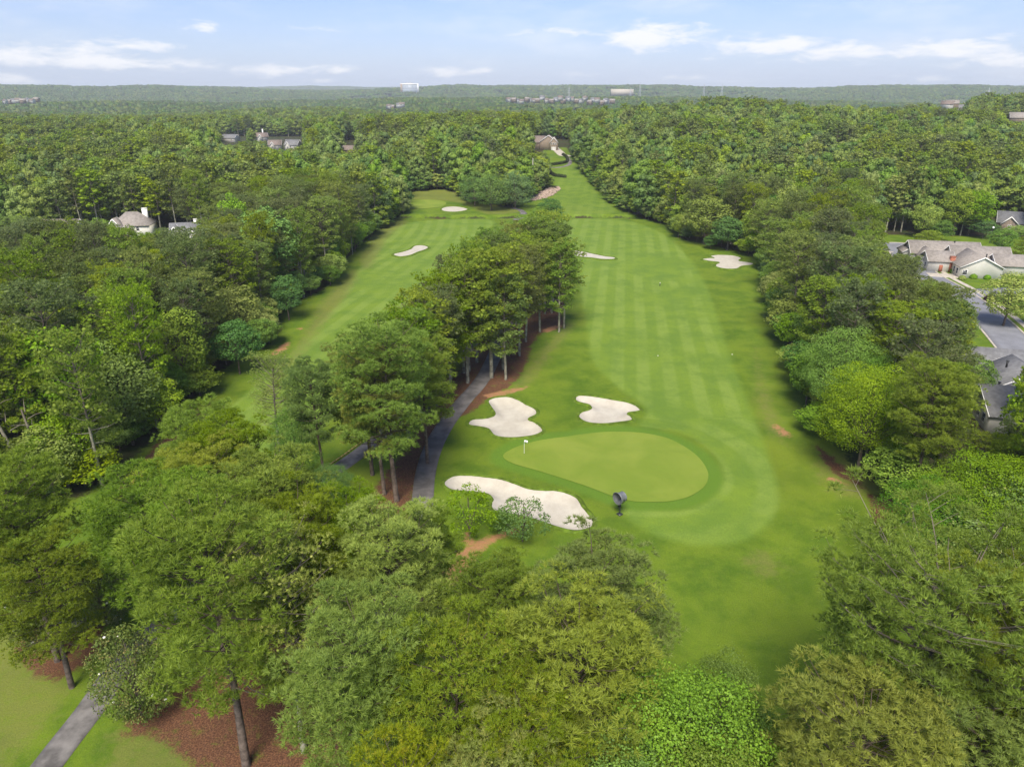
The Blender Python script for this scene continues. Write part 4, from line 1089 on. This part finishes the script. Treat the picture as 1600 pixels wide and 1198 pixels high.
def scatter(name, pts, protos, **props):
    """one object of many plants: points carry yaw, scale and the number of the plant standing there"""
    pc = bpy.data.collections.new(name+'_kinds')
    for i, (ms) in enumerate(protos):
        # each plant: trunk and crown joined into one mesh
        o = bpy.data.objects.new('%s_%03d' % (name, i), ms); pc.objects.link(o)
    me = bpy.data.meshes.new(name); me.vertices.add(len(pts))
    me.vertices.foreach_set('co', np.array([p[:3] for p in pts], np.float32).ravel())
    for an, col in (('yaw', 3), ('sxy', 4), ('sz', 5)):
        a_ = me.attributes.new(an, 'FLOAT', 'POINT'); a_.data.foreach_set('value', np.array([p[col] for p in pts], np.float32))
    a_ = me.attributes.new('pick', 'INT', 'POINT'); a_.data.foreach_set('value', np.array([p[6] for p in pts], np.int32))
    ng = bpy.data.node_groups.new(name+'_nodes', 'GeometryNodeTree')
    ng.interface.new_socket('Geometry', in_out='INPUT', socket_type='NodeSocketGeometry'); ng.interface.new_socket('Geometry', in_out='OUTPUT', socket_type='NodeSocketGeometry')
    N = ng.nodes.new; Lk = ng.links.new
    gi, go = N('NodeGroupInput'), N('NodeGroupOutput')
    ci = N('GeometryNodeCollectionInfo'); ci.inputs['Collection'].default_value = pc; ci.inputs['Separate Children'].default_value = True; ci.inputs['Reset Children'].default_value = True
    ip = N('GeometryNodeInstanceOnPoints'); ip.inputs['Pick Instance'].default_value = True
    def at(n_, t_):
        q = N('GeometryNodeInputNamedAttribute'); q.data_type = t_; q.inputs[0].default_value = n_; return q.outputs[0]
    cr_ = N('ShaderNodeCombineXYZ'); Lk(at('yaw', 'FLOAT'), cr_.inputs[2])
    cs_ = N('ShaderNodeCombineXYZ'); s_ = at('sxy', 'FLOAT'); Lk(s_, cs_.inputs[0]); Lk(s_, cs_.inputs[1]); Lk(at('sz', 'FLOAT'), cs_.inputs[2])
    mp_ = N('GeometryNodeMeshToPoints'); Lk(gi.outputs[0], mp_.inputs[0])
    Lk(mp_.outputs[0], ip.inputs['Points']); Lk(ci.outputs[0], ip.inputs['Instance']); Lk(at('pick', 'INT'), ip.inputs['Instance Index'])
    Lk(cr_.outputs[0], ip.inputs['Rotation']); Lk(cs_.outputs[0], ip.inputs['Scale']); Lk(ip.outputs[0], go.inputs[0])
    o = link(name, me, None, **props)
    md = o.modifiers.new('plants', 'NODES'); md.node_group = ng
    return o
def joined(v):
    """trunk + crown as one mesh with two materials"""
    tm, cm = v[0], v[1]
    bm = bmesh.new(); bm.from_mesh(tm); n0 = len(bm.faces); bm.from_mesh(cm); bm.faces.ensure_lookup_table()
    for f in bm.faces[n0:]: f.material_index = 1
    me = bpy.data.meshes.new('plant'); bm.to_mesh(me); bm.free(); me.materials.append(tm.materials[0]); me.materials.append(cm.materials[0])
    return me
for pine_ in (True, False):
    kk = ['pine_mid', 'pine_far'] if pine_ else ['broad_mid', 'broad_far']
    protos = [joined(v) for k in kk for v in VAR[k]]; n0 = len(VAR[kk[0]]); n1 = len(VAR[kk[1]])
    H0 = VAR[kk[0]][0][2]; R0 = VAR[kk[0]][0][3]
    pts = []
    for (x, y, h, r, p, far) in restN:
        if p != pine_: continue
        pick = rng.randint(n1)+n0 if far else rng.randint(n0)
        if not pine_ and pick in (5, n0+5) and rng.rand() < .7: pick -= 3
        pts.append((x, y, float(T0(x, y)), rng.uniform(0, 6.28), r/R0, h/H0, pick))
    scatter('pine_woodland' if pine_ else 'broadleaf_woodland', pts, protos, kind='stuff', label='massed pines beyond the nearest ones' if pine_ else 'massed broadleaf trees covering the hills')

# woods from 1.5 km to the skyline: stands of about thirty low-detail crowns
stands = []
for k in range(6):
    r_ = np.random.RandomState(300+k); V, F = [], []; c0 = 0; fm = []
    for i in range(34):
        R_ = r_.uniform(4.5, 8); cx, cy = r_.uniform(-30, 30), r_.uniform(-24, 24); hh_ = r_.uniform(13, 20)
        iv, jf = ICO2
        bp = 1+.22*np.sin(iv[:, 0]*5+i)*np.cos(iv[:, 1]*6+i*2)*1+r_.uniform(-.16, .16, len(iv))
        V.append(iv*bp[:, None]*np.array([R_, R_, R_*1.1])+np.array([cx, cy, hh_-R_])); F.append(jf+c0); c0 += len(iv)
        fm += [int(r_.choice([0, 1, 2, 3]))]*len(jf)
    me = mesh_np('stand', np.concatenate(V), np.concatenate(F))
    for mm_ in L_S: me.materials.append(mm_)
    me.polygons.foreach_set('material_index', np.array(fm, np.int32)); stands.append(me)
pts = []
r0 = 1440.
while r0 < 9600:
    st = 44 if r0 < 4000 else 70
    half = .80*r0
    for x in np.arange(-half, half, st*1.15):
        xx, yy_ = x+rng.uniform(-.4, .4)*st, r0+rng.uniform(-.4, .4)*st
        px, py, zc = proj(xx, yy_, float(T0(xx, yy_)))
        if -150 < px < 1750: 
            s_ = 1.0 if r0 < 4000 else 1.5
            pts.append((xx, yy_, float(T0(xx, yy_))-1, rng.uniform(0, 6.28), s_*rng.uniform(.95, 1.2), rng.uniform(.9, 1.25), rng.randint(6)))
    r0 += st
print('stands', len(pts))
scatter('distant_forest', pts, stands, kind='stuff', label='hazy forest rolling back to the skyline')

# far buildings
def at_dist(px, py, dist): d_ = ray(px, py); t = dist/d_[1]; return d_[0]*t, dist, HC+d_[2]*t
x, y, z = at_dist(640, 131, 4300)
e = empty('office_block', (x, y, z-31), 'wide pale office block standing on the skyline', 'building')
boxes('wall', [((0, 0, 4), (100, 30, 54))], mat('far_glass_wall', (.50, .56, .62), .4, .5), e)
boxes('roof_band', [((0, -15.3, 28), (100.5, 1, 6)), ((0, 0, 31.3), (101, 31, 1.2))], M_TRIM, e)
boxes('end_pier', [((-45, -15.6, 4), (11, 1.6, 52))], M_STONE, e); boxes('end_pier', [((48, -15.6, 4), (5, 1.6, 52))], M_TRIM, e)
boxes('plant_room', [((-2, 0, 33), (40, 12, 2.4))], M_CONC, e)
for fl_ in range(4): boxes('window', [((0, -15.4, 5+fl_*5.2), (82, .5, 1.4))], M_ROAD, e)
# far estates
def far_house(px, py, dist, label, group, k):
    x, y, z = at_dist(px, py, dist)
    e = empty('far_house', (x, y, z-4), label, 'house', group, (k*1.7) % 1.4-.7)
    global F5; V, F, F5 = [], [], []
    gable_wall(V, F, 0, 0, 12, 8, 6, 3.2, 'x'); link('wall', mesh_np('wall', np.concatenate(V), [np.concatenate(F), np.concatenate(F5)]), [M_SIDING, M_STONE, M_TRIM][k % 3], e)
    rv, rf = gable_roof(0, 0, 12, 8, 6, 3.2, 'x'); link('roof', mesh_np('roof', rv, rf), [M_ROOF_B, M_ROOF_T, M_ROOF_G][k % 3], e)
rg = random.Random(3)
for k in range(26): far_house(796+k*6.5+rg.uniform(-2, 2), 156+rg.uniform(-3, 3)+(2 if k > 18 else 0), 1750+rg.uniform(-40, 90), 'tiny pale house in the hazy row below the skyline, centre right', 'houses of the distant estate', k)
for k in range(8): far_house(8+k*7.0, 158+rg.uniform(-2, 2), 1700+rg.uniform(-30, 60), 'tiny pale house near the left edge below the skyline', 'houses of the distant estate at the left', k)
for k, (px, py) in enumerate([(608, 167), (613, 168), (624, 165), (628, 164)]): far_house(px, py, 1700, 'tiny pale house under the office block', 'houses under the office block', k)
for k, (px, py) in enumerate([(1480, 166), (1487, 165), (1498, 172), (1503, 174)]): far_house(px, py, 820, 'white house showing above the wood near the right edge', 'white houses near the right edge', k)
x, y, z = at_dist(1594, 184, 640)
house('house', 'pale building at the right edge above the far wood', x, y, -.4, [(0, 0, 16, 12, 8, 4, 'x')], M_STONE, M_ROOF_T, z=z-8, clear=1)
M_STEEL = mat('galvanised_steel', (.55, .56, .58), .5, .5, None, (1, .1), .3)
for k, (px, py, d) in enumerate([(889, 150, 2300), (1000, 140, 3000), (1100, 142, 3000), (1128, 142, 3000), (985, 150, 2600), (1541, 160, 1500)]):
    x, y, z = at_dist(px, py, d)
    V, F = [], []
    for sx in (-1, 1):
        for sy in (-1, 1): tube(V, F, np.array([[sx*4, sy*4, -40], [sx*1.2, sy*1.2, 12], [0, 0, 26]]), .5, .3, 4)
    e = empty('pylon', (x, y, z), ['thin mast above the distant estate', 'thin pylon near the cleared patch', 'left pylon of the skyline pair', 'right pylon of the skyline pair', 'faint pylon before the cleared patch', 'pylon near the right skyline'][k], 'pylon')
    link('lattice_legs', mesh_np('lattice_legs', np.concatenate(V), np.concatenate(F)), M_STEEL, e)
    boxes('cross_arm', [((0, 0, h_), (14-h_*.2, .5, .5)) for h_ in (8, 14, 20)], M_STEEL, e)
x, y, z = at_dist(972, 140, 3200)
boxes('cleared_slope', [((x, y, z-12), (92, 30, 26))], M_CONC, kind='structure')

# ------------------------------------------------------------------ golf furniture
fx, fy, fz = gp(968, 806)
M_FAN = mat('fan_grey', (.13, .14, .15), .4, .5, None, (2, .2))
def lathe(prof, n=32):
    V, F = [], []
    t = np.linspace(0, 2*math.pi, n+1)[:-1]
    for x_, r in prof: V.append(np.stack([np.full(n, x_), r*np.cos(t), r*np.sin(t)], 1))
    j = np.arange(n); j2 = (j+1) % n
    for i in range(len(prof)-1): F.append(np.stack([i*n+j, i*n+j2, (i+1)*n+j2, (i+1)*n+j], 1))
    return np.concatenate(V), np.concatenate(F)
def turf_fan(x, y, label, rz, s=1.0):
    z = float(Tb(np.array([x]), np.array([y]))[0])
    e = empty('turf_fan', (x, y, z), label, 'fan', rz=rz); e.scale = (s, s, s)
    V, F = lathe([(-.62, .80), (-.60, .86), (-.30, .72), (0, .66), (.40, .64), (.44, .68), (.44, .63), (0, .62), (-.30, .68), (-.58, .80), (-.62, .80)])
    m_ = mesh_np('shroud', V+np.array([0, 0, 2.55]), F); smooth_shade(m_); link('shroud', m_, M_FAN, e)
    V, F = [], []; tube(V, F, [[0, 0, -.2], [0, 0, 1.0], [0, 0, 1.88]], .07, .06, 10); link('pole', mesh_np('pole', np.concatenate(V), np.concatenate(F)), M_DARK, e)
    boxes('base', [((0, 0, .06), (.62, .62, .12))], M_DARK, e)
    boxes('control_box', [((-.12, .0, 1.25), (.22, .3, .4))], M_DARK, e)
    V, F = [], []; tube(V, F, [[0, .0, 1.8], [0, -.4, 1.85], [0, -.68, 2.2], [0, -.70, 2.55]], .04, .04, 6); tube(V, F, [[0, .0, 1.8], [0, .4, 1.85], [0, .68, 2.2], [0, .70, 2.55]], .04, .04, 6)
    link('yoke', mesh_np('yoke', np.concatenate(V), np.concatenate(F)), M_DARK, e)
    V, F = lathe([(-.3, .001), (-.28, .12), (-.1, .15), (.3, .15), (.34, .001)], 16); link('motor', mesh_np('motor', V+np.array([0, 0, 2.55]), F), M_DARK, e)
    for k in range(5):
        a_ = k*2*math.pi/5; R_ = Matrix.Rotation(a_, 3, 'X') @ Matrix.Rotation(.5, 3, 'Z')
        R2 = Matrix.Rotation(a_, 3, 'X')
        c = R2 @ Vector((0, 0, .36)); boxes('blade', [((c.x-.05, c.y, c.z+2.55), (.02, .18, .44), 0, R_)], M_FAN, e)
    V, F = [], []
    for r in (.2, .4, .6, .76):
        t = np.linspace(0, 2*math.pi, 29); tube(V, F, np.stack([np.full(29, -.56), r*np.cos(t), 2.55+r*np.sin(t)], 1), .008, .008, 3)
    for k in range(12):
        a_ = k*math.pi/6; tube(V, F, [[-.56, .05*math.cos(a_), 2.55+.05*math.sin(a_)], [-.57, .5*math.cos(a_), 2.55+.5*math.sin(a_)], [-.56, .8*math.cos(a_), 2.55+.8*math.sin(a_)]], .008, .008, 3)
    link('guard', mesh_np('guard', np.concatenate(V), np.concatenate(F)), M_DARK, e)
turf_fan(fx, fy, 'dark grey turf fan on a pole at the near edge of the putting green', math.radians(36), 1.0)
fx, fy, fz = gp(729, 318)
turf_fan(fx, fy, 'distant black turf fan beside the far left green', math.radians(80))
px_, py_, _ = gp(819, 712); pz = float(Tb(np.array([px_]), np.array([py_]))[0])+.07
M_WHITE = mat('white_paint', (.8, .8, .8), .4, .4); M_BLACK = mat('black_rubber', (.02, .02, .022), .6, .3)
e = empty('flagstick', (px_, py_, pz), 'white flagstick with small flag at the left tip of the putting green', 'flag')
V, F = [], []; tube(V, F, [[0, 0, -.1], [0, 0, 1.1], [0, 0, 2.2]], .028, .022, 8); link('pole', mesh_np('pole', np.concatenate(V), np.concatenate(F)), M_WHITE, e)
u = np.linspace(0, 1, 7); fv = np.concatenate([np.stack([.5*u+.02, .06*np.sin(u*5), np.full(7, 2.18)-.05*u], 1), np.stack([.5*u+.02, .06*np.sin(u*5+.4), np.full(7, 1.82)-.1*u], 1)])
fo = link('flag_cloth', mesh_np('flag_cloth', fv, np.array([(i, i+1, i+8, i+7) for i in range(6)])), M_WHITE, e)
sm = fo.modifiers.new('thick', 'SOLIDIFY'); sm.thickness = .012
# balls, yardage post
for (px, py, l) in [(1028, 556, 'white golf ball-like marker in the middle of the right fairway'), (1144, 554, 'white marker right of the middle of the right fairway')]:
    x, y, z = gp(px, py); iv, jf = ICO2
    o = link('yardage_disc', mesh_np('yardage_disc', iv*np.array([.13, .13, .05]), jf), M_WHITE); o.location = (x, y, z+.06); o['label'] = l; o['category'] = 'marker'
x, y, z = gp(1031, 447)
e = empty('yardage_post', (x, y, z), 'short dark post with a white cap on the right fairway', 'post')
boxes('post', [((0, 0, .4), (.16, .16, .9))], M_DARK, e); boxes('cap', [((0, 0, .93), (.18, .18, .14))], M_WHITE, e)
# boulders on the mulch bed
for k, (px, py, s, l) in enumerate([(108, 974, .75, 'smaller flat grey boulder on the brown mulch'), (126, 978, .95, 'larger rounded grey boulder on the brown mulch')]):
    x, y, z = gp(px, py); iv, jf = ico(3); r_ = np.random.RandomState(k)
    q = iv*(1+.12*np.sin(iv[:, :1]*4+k)+.08*np.cos(iv[:, 1:2]*6))*np.array([1.25, .85, .55])*s
    me = mesh_np('boulder', q, jf); smooth_shade(me); o = link('boulder', me, mat('boulder_stone', (.15, .14, .12), .9, .2, (5, .6), (2.5, .4)))
    o.location = (x, y, z+.15); o.rotation_euler = (0, 0, .4*k+.3); o['label'] = l; o['category'] = 'boulder'
# tall poles
def pole(px, py, h, r, label, m_=M_LICHEN, arm=False):
    x, y, z = gp(px, py)
    e = empty('utility_pole', (x, y, z), label, 'pole')
    V, F = [], []; tube(V, F, [[0, 0, -.4], [0, 0, h/2], [0, 0, h]], r, r*.7, 8); link('shaft', mesh_np('shaft', np.concatenate(V), np.concatenate(F)), m_, e)
    if arm: boxes('cross_arm', [((0, 0, h-.8), (2, .14, .14))], m_, e)
pole(832, 305, 18, .28, 'tall pale pole beside the rock bed below the hill', mat('pale_pole', (.5, .46, .40), .8, .2, None, (1, .2)))
pole(551, 398, 13, .16, 'thin grey pole at the edge of the left wood')
# street lamps (globes)
for (px, py, l) in [(1262, 395, 'white globe street lamp among the pines of the right belt'), (1546, 372, 'white globe street lamp beside the right-hand houses')]:
    x, y, z = gp(px, py+8)
    e = empty('street_lamp', (x, y, z), l, 'lamp'); V, F = [], []; tube(V, F, [[0, 0, 0], [0, 0, 2.5], [0, 0, 5.2]], .1, .07, 8)
    link('post', mesh_np('post', np.concatenate(V), np.concatenate(F)), M_DARK, e); iv, jf = ICO2; link('globe', mesh_np('globe', iv*.38+np.array([0, 0, 5.5]), jf), M_WHITE, e)

# rock bed, retaining walls and hedges on the hill
RB = wp([(826,311),(838,303),(850,297),(866,291),(876,294),(872,300),(862,307),(845,312),(832,314)], n=3)
iv, jf = ICO; V, F = [], []; r_ = np.random.RandomState(9); k = 0; c0 = 0
while k < 420:
    x, y = r_.uniform(RB[:, 0].min(), RB[:, 0].max()), r_.uniform(RB[:, 1].min(), RB[:, 1].max())
    if signed(RB, np.array([x]), np.array([y]))[0] < .2: continue
    s = r_.uniform(.35, .8); V.append(iv*(1+r_.uniform(-.2, .2, (12, 1)))*np.array([s, s, s*.6])+np.array([x, y, float(T0(x, y))+s*.2])); F.append(jf+c0); c0 += 12; k += 1
link('rock_bed', mesh_np('rock_bed', np.concatenate(V), np.concatenate(F)), mat('riprap', (.33, .25, .20), .9, .2, (2, .5), (.8, .4)), kind='stuff')
M_HEDGE = leaf_mat('hedge_leaf', (.018, .028, .010), (.045, .06, .02), None, .1)
def hedge(pix, w, h, label):
    C = wp(pix, False, 6); V, F = [], []; r_ = np.random.RandomState(int(C[0][0]*7) % 1000)
    L = np.concatenate([[0], np.cumsum(np.linalg.norm(np.diff(C, axis=0), axis=1))]); n = int(L[-1]*120)
    u = r_.uniform(0, L[-1], n); x = np.interp(u, L, C[:, 0]); y = np.interp(u, L, C[:, 1])
    a_ = r_.uniform(-1, 1, (n, 3)); a_[:, 2] = r_.uniform(0, 1, n)
    P = np.stack([x+a_[:, 0]*w/2, y+a_[:, 1]*w/2, T0(x, y)+a_[:, 2]*h], 1)
    LV, LF = leaves(P, unit(a_+rnd_dir(r_, n)*.8+np.array([0, 0, .3])), .4, r_)
    p0 = np.array([C[0][0], C[0][1], float(T0(*C[0]))])
    e = empty('hedge', p0, label, 'hedge')
    link('foliage', mesh_np('foliage', LV-p0, LF), M_HEDGE, e)
hedge([(854,260),(862,259),(875,257),(884,255),(887,251),(884,246),(879,243)], 1.5, 1.7, 'dark clipped hedge curving under the lawn of the hilltop house')
hedge([(855,262),(857,267),(862,273),(868,276),(876,277),(884,278)], 1.5, 1.7, 'lower dark hedge sweeping across the hill fairway')
hedge([(851,295),(860,294),(869,295)], 1.2, 1.4, 'short dark hedge behind the rock bed')
x, y, z = gp(858, 292); tree('broadleaf_tree', x, y, 6, 2.6, 'broad_far', 'small rounded tree behind the rock bed', var=0)

# vehicles: hatchback / SUV style body
def car(name, x, y, rz, label, col, cat='car', z=None):
    z = float(T0(x, y)) if z is None else z
    e = empty(name, (x, y, z+.12), label, cat, rz=rz)
    pm = mat('car_paint', col, .3, .6)
    def prism(nm, prof, w0, w1, m_, zc_=0):
        n = len(prof); V = np.array([(a_, s*(w0 if zz2 < 1.0 else w1)/2, zz2) for s in (-1, 1) for a_, zz2 in prof])
        F4 = np.array([(i, (i+1) % n, n+(i+1) % n, n+i) for i in range(n)])
        me = mesh_np(nm, V, [F4, np.array([list(range(n))[::-1]]), np.array([list(range(n, 2*n))])]); o = link(nm, me, m_, e)
        bv = o.modifiers.new('edge', 'BEVEL'); bv.width = .06; bv.segments = 2; return o
    prism('body', [(-2.2, .3), (2.2, .3), (2.25, .75), (1.3, .98), (-2.15, .98), (-2.25, .6)], 1.8, 1.74, pm)
    prism('windows', [(-2.0, .985), (1.15, .985), (.45, 1.5), (-1.6, 1.52)], 1.66, 1.40, M_GLASS)
    boxes('roof', [((-.55, 0, 1.56), (1.95, 1.36, .06))], pm, e)
    for sx in (-1.35, 1.35):
        for sy in (-.82, .82):
            V, F = lathe([(-.11, .001), (-.11, .33), (.11, .33), (.11, .001)], 18)
            V = V[:, [1, 0, 2]]+np.array([sx, sy, .33]); link('wheel', mesh_np('wheel', V, F), M_BLACK, e)
    for sy in (-.65, .65): boxes('headlight', [((2.22, sy, .68), (.08, .3, .14))], M_WHITE, e)
x, y, z = gp(867, 234); car('car', x, y, math.radians(-80), 'dark car parked on the drive of the hilltop house', (.02, .02, .025))
x, y, z = gp(1586, 417); car('car', x, y, math.radians(10), 'white car beside the long white house', (.75, .75, .75))
x, y, z = gp(840, 300)
e = empty('golf_cart', (x, y, z), 'small golf cart with white roof parked by the tall pole', 'golf cart', rz=.5)
boxes('body', [((0, 0, .45), (2.2, 1.1, .35)), ((.85, 0, .72), (.35, 1.05, .3))], M_DARK, e); boxes('roof', [((-.1, 0, 1.85), (1.7, 1.15, .07))], M_WHITE, e)
boxes('seat', [((-.25, 0, .75), (.5, 1.0, .25)), ((-.5, 0, 1.02), (.12, 1.0, .4))], M_WHITE, e)
for sx in (-.85, .65):
    for sy in (-.5, .5): boxes('roof_post', [((sx, sy, 1.25), (.04, .04, 1.2))], M_DARK, e)
for sx in (-.75, .8):
    for sy in (-.5, .5):
        V, F = lathe([(-.1, .001), (-.1, .24), (.1, .24), (.1, .001)], 14); link('wheel', mesh_np('wheel', V[:, [1, 0, 2]]+np.array([sx, sy, .24]), F), M_BLACK, e)

# clipped shrubs near the right house
def shrub(px, py, r, label, m_, h=None, name='shrub'):
    x, y, z = gp(px, py); r_ = np.random.RandomState(int(px)); n = 900
    d = rnd_dir(r_, n); d[:, 2] = np.abs(d[:, 2])*1.0-.1
    P = d*r*r_.uniform(.85, 1.05, n)[:, None]*np.array([1, 1, .95]); LV, LF = leaves(P, unit(d+rnd_dir(r_, n)*.6), .3, r_)
    iv, jf = ICO2; k = len(LV); LV = np.concatenate([LV, iv*r*.85]); 
    e = empty(name, (x, y, z+r*.35), label, 'shrub'); link('foliage', mesh_np('foliage', LV, [LF, jf+k]), m_, e)
    V, F = [], []; tube(V, F, [[0, 0, -r*.5-.3], [0, 0, -.2], [0, 0, .2]], .1, .06, 5); link('stem', mesh_np('stem', np.concatenate(V), np.concatenate(F)), M_BARK, e)
shrub(1463, 408, 1.9, 'left purple-leaved shrub before the long white house', L_PURPLE)
shrub(1476, 417, 2.1, 'right purple-leaved shrub before the long white house', L_PURPLE)
shrub(1490, 426, 1.2, 'green clipped shrub by the porch of the long white house', L_H[0])
shrub(1520, 435, 1.1, 'green clipped ball under the gable end of the long white house', L_H[0])
shrub(1542, 436, 1.0, 'second clipped ball at the gable end of the long white house', L_H[0])
shrub(1545, 470, 1.3, 'dark purple ball-headed shrub on the street verge', L_PURPLE)
shrub(1503, 437, 1.0, 'low green shrub left of the clipped ball', L_H[3])

# ivy-clad trunks and dead snags of the left wood
def ivy_trunk(px, py, h, label, ivy=True, lean=(0, 0)):
    x, y, z = gp(px, py); e = empty('ivy_clad_trunk' if ivy else 'bare_trunk', (x, y, z), label, 'tree trunk')
    V, F = [], []; pts_ = np.array([[lean[0]*u, lean[1]*u, h*u-.3] for u in np.linspace(0, 1, 6)]); tube(V, F, pts_, .32, .12, 8)
    for k in range(5):
        a_ = k*2.1; p = pts_[-2]*(.3+.1*k)/.5*.55+np.array([0, 0, h*.35]); tube(V, F, [p, p+np.array([math.cos(a_)*1.2, math.sin(a_)*1.2, .7]), p+np.array([math.cos(a_)*2.3, math.sin(a_)*2.3, 1.0])], .07, .02, 5)
    link('trunk', mesh_np('trunk', np.concatenate(V), np.concatenate(F)), M_LICHEN, e)
    if ivy:
        r_ = np.random.RandomState(4); n = 3200; u = r_.uniform(0, 1, n)**1.3*.75; a_ = r_.uniform(0, 6.28, n); rr2 = .45+.95*(1-u/.75)**1.0
        P = np.stack([lean[0]*u+rr2*np.cos(a_)*r_.uniform(.8, 1.1, n), lean[1]*u+rr2*np.sin(a_)*r_.uniform(.8, 1.1, n), u*h], 1)
        N_ = unit(np.stack([np.cos(a_), np.sin(a_), np.full(n, .5)], 1)+rnd_dir(r_, n)*.5); LV, LF = leaves(P, N_, .3, r_); link('ivy', mesh_np('ivy', LV, LF), L_H[0], e)
ivy_trunk(80, 762, 12, 'ivy-clad pale trunk at the lower edge of the left wood', lean=(-1, 0))
ivy_trunk(52, 760, 14, 'bare leaning pale trunk left of the ivy-clad one', False, (-3.2, 0))

# white magnolia flowers: each sits on its tree as a part
M_PETAL = mat('petal', (.82, .80, .72), .6, .3)
mags = [o for o in bpy.data.objects if o.name.startswith('magnolia_tree')]
fiv, fjf = ICO; fl_me = mesh_np('flower', fiv*np.array([.13, .13, .08]), fjf); fl_me.materials.append(M_PETAL)
r_ = random.Random(8)
for o in mags[:3]+mags[-1:]:
    cm = [c for c in o.children if c.name.startswith('crown')][0]; vs = cm.data.vertices
    for k in range(11 if o is not mags[-1] else 5):
        v = vs[r_.randrange(len(vs))].co
        f = bpy.data.objects.new('flower', fl_me); COL.objects.link(f); f.parent = o; f.location = (v.x*1.03, v.y*1.03, v.z+.1); f.scale = [1/s for s in o.scale]

# ------------------------------------------------------------------ haze
V, F = [], []
box(V, F, (0, 4800, 42), (20400, 14200, 230))
hm = bpy.data.materials.new('air'); hm.use_nodes = True; hn = hm.node_tree; hn.nodes.clear()
pv = hn.nodes.new('ShaderNodeVolumePrincipled'); pv.inputs['Color'].default_value = (.86, .94, 1, 1); pv.inputs['Density'].default_value = 1.0e-4; pv.inputs['Anisotropy'].default_value = 0
oo = hn.nodes.new('ShaderNodeOutputMaterial'); hn.links.new(pv.outputs[0], oo.inputs['Volume'])
hz_o = link('haze', mesh_np('haze', np.concatenate(V), np.concatenate(F)), hm, kind='stuff')
print('terrain z range', gz.min(), gz.max())
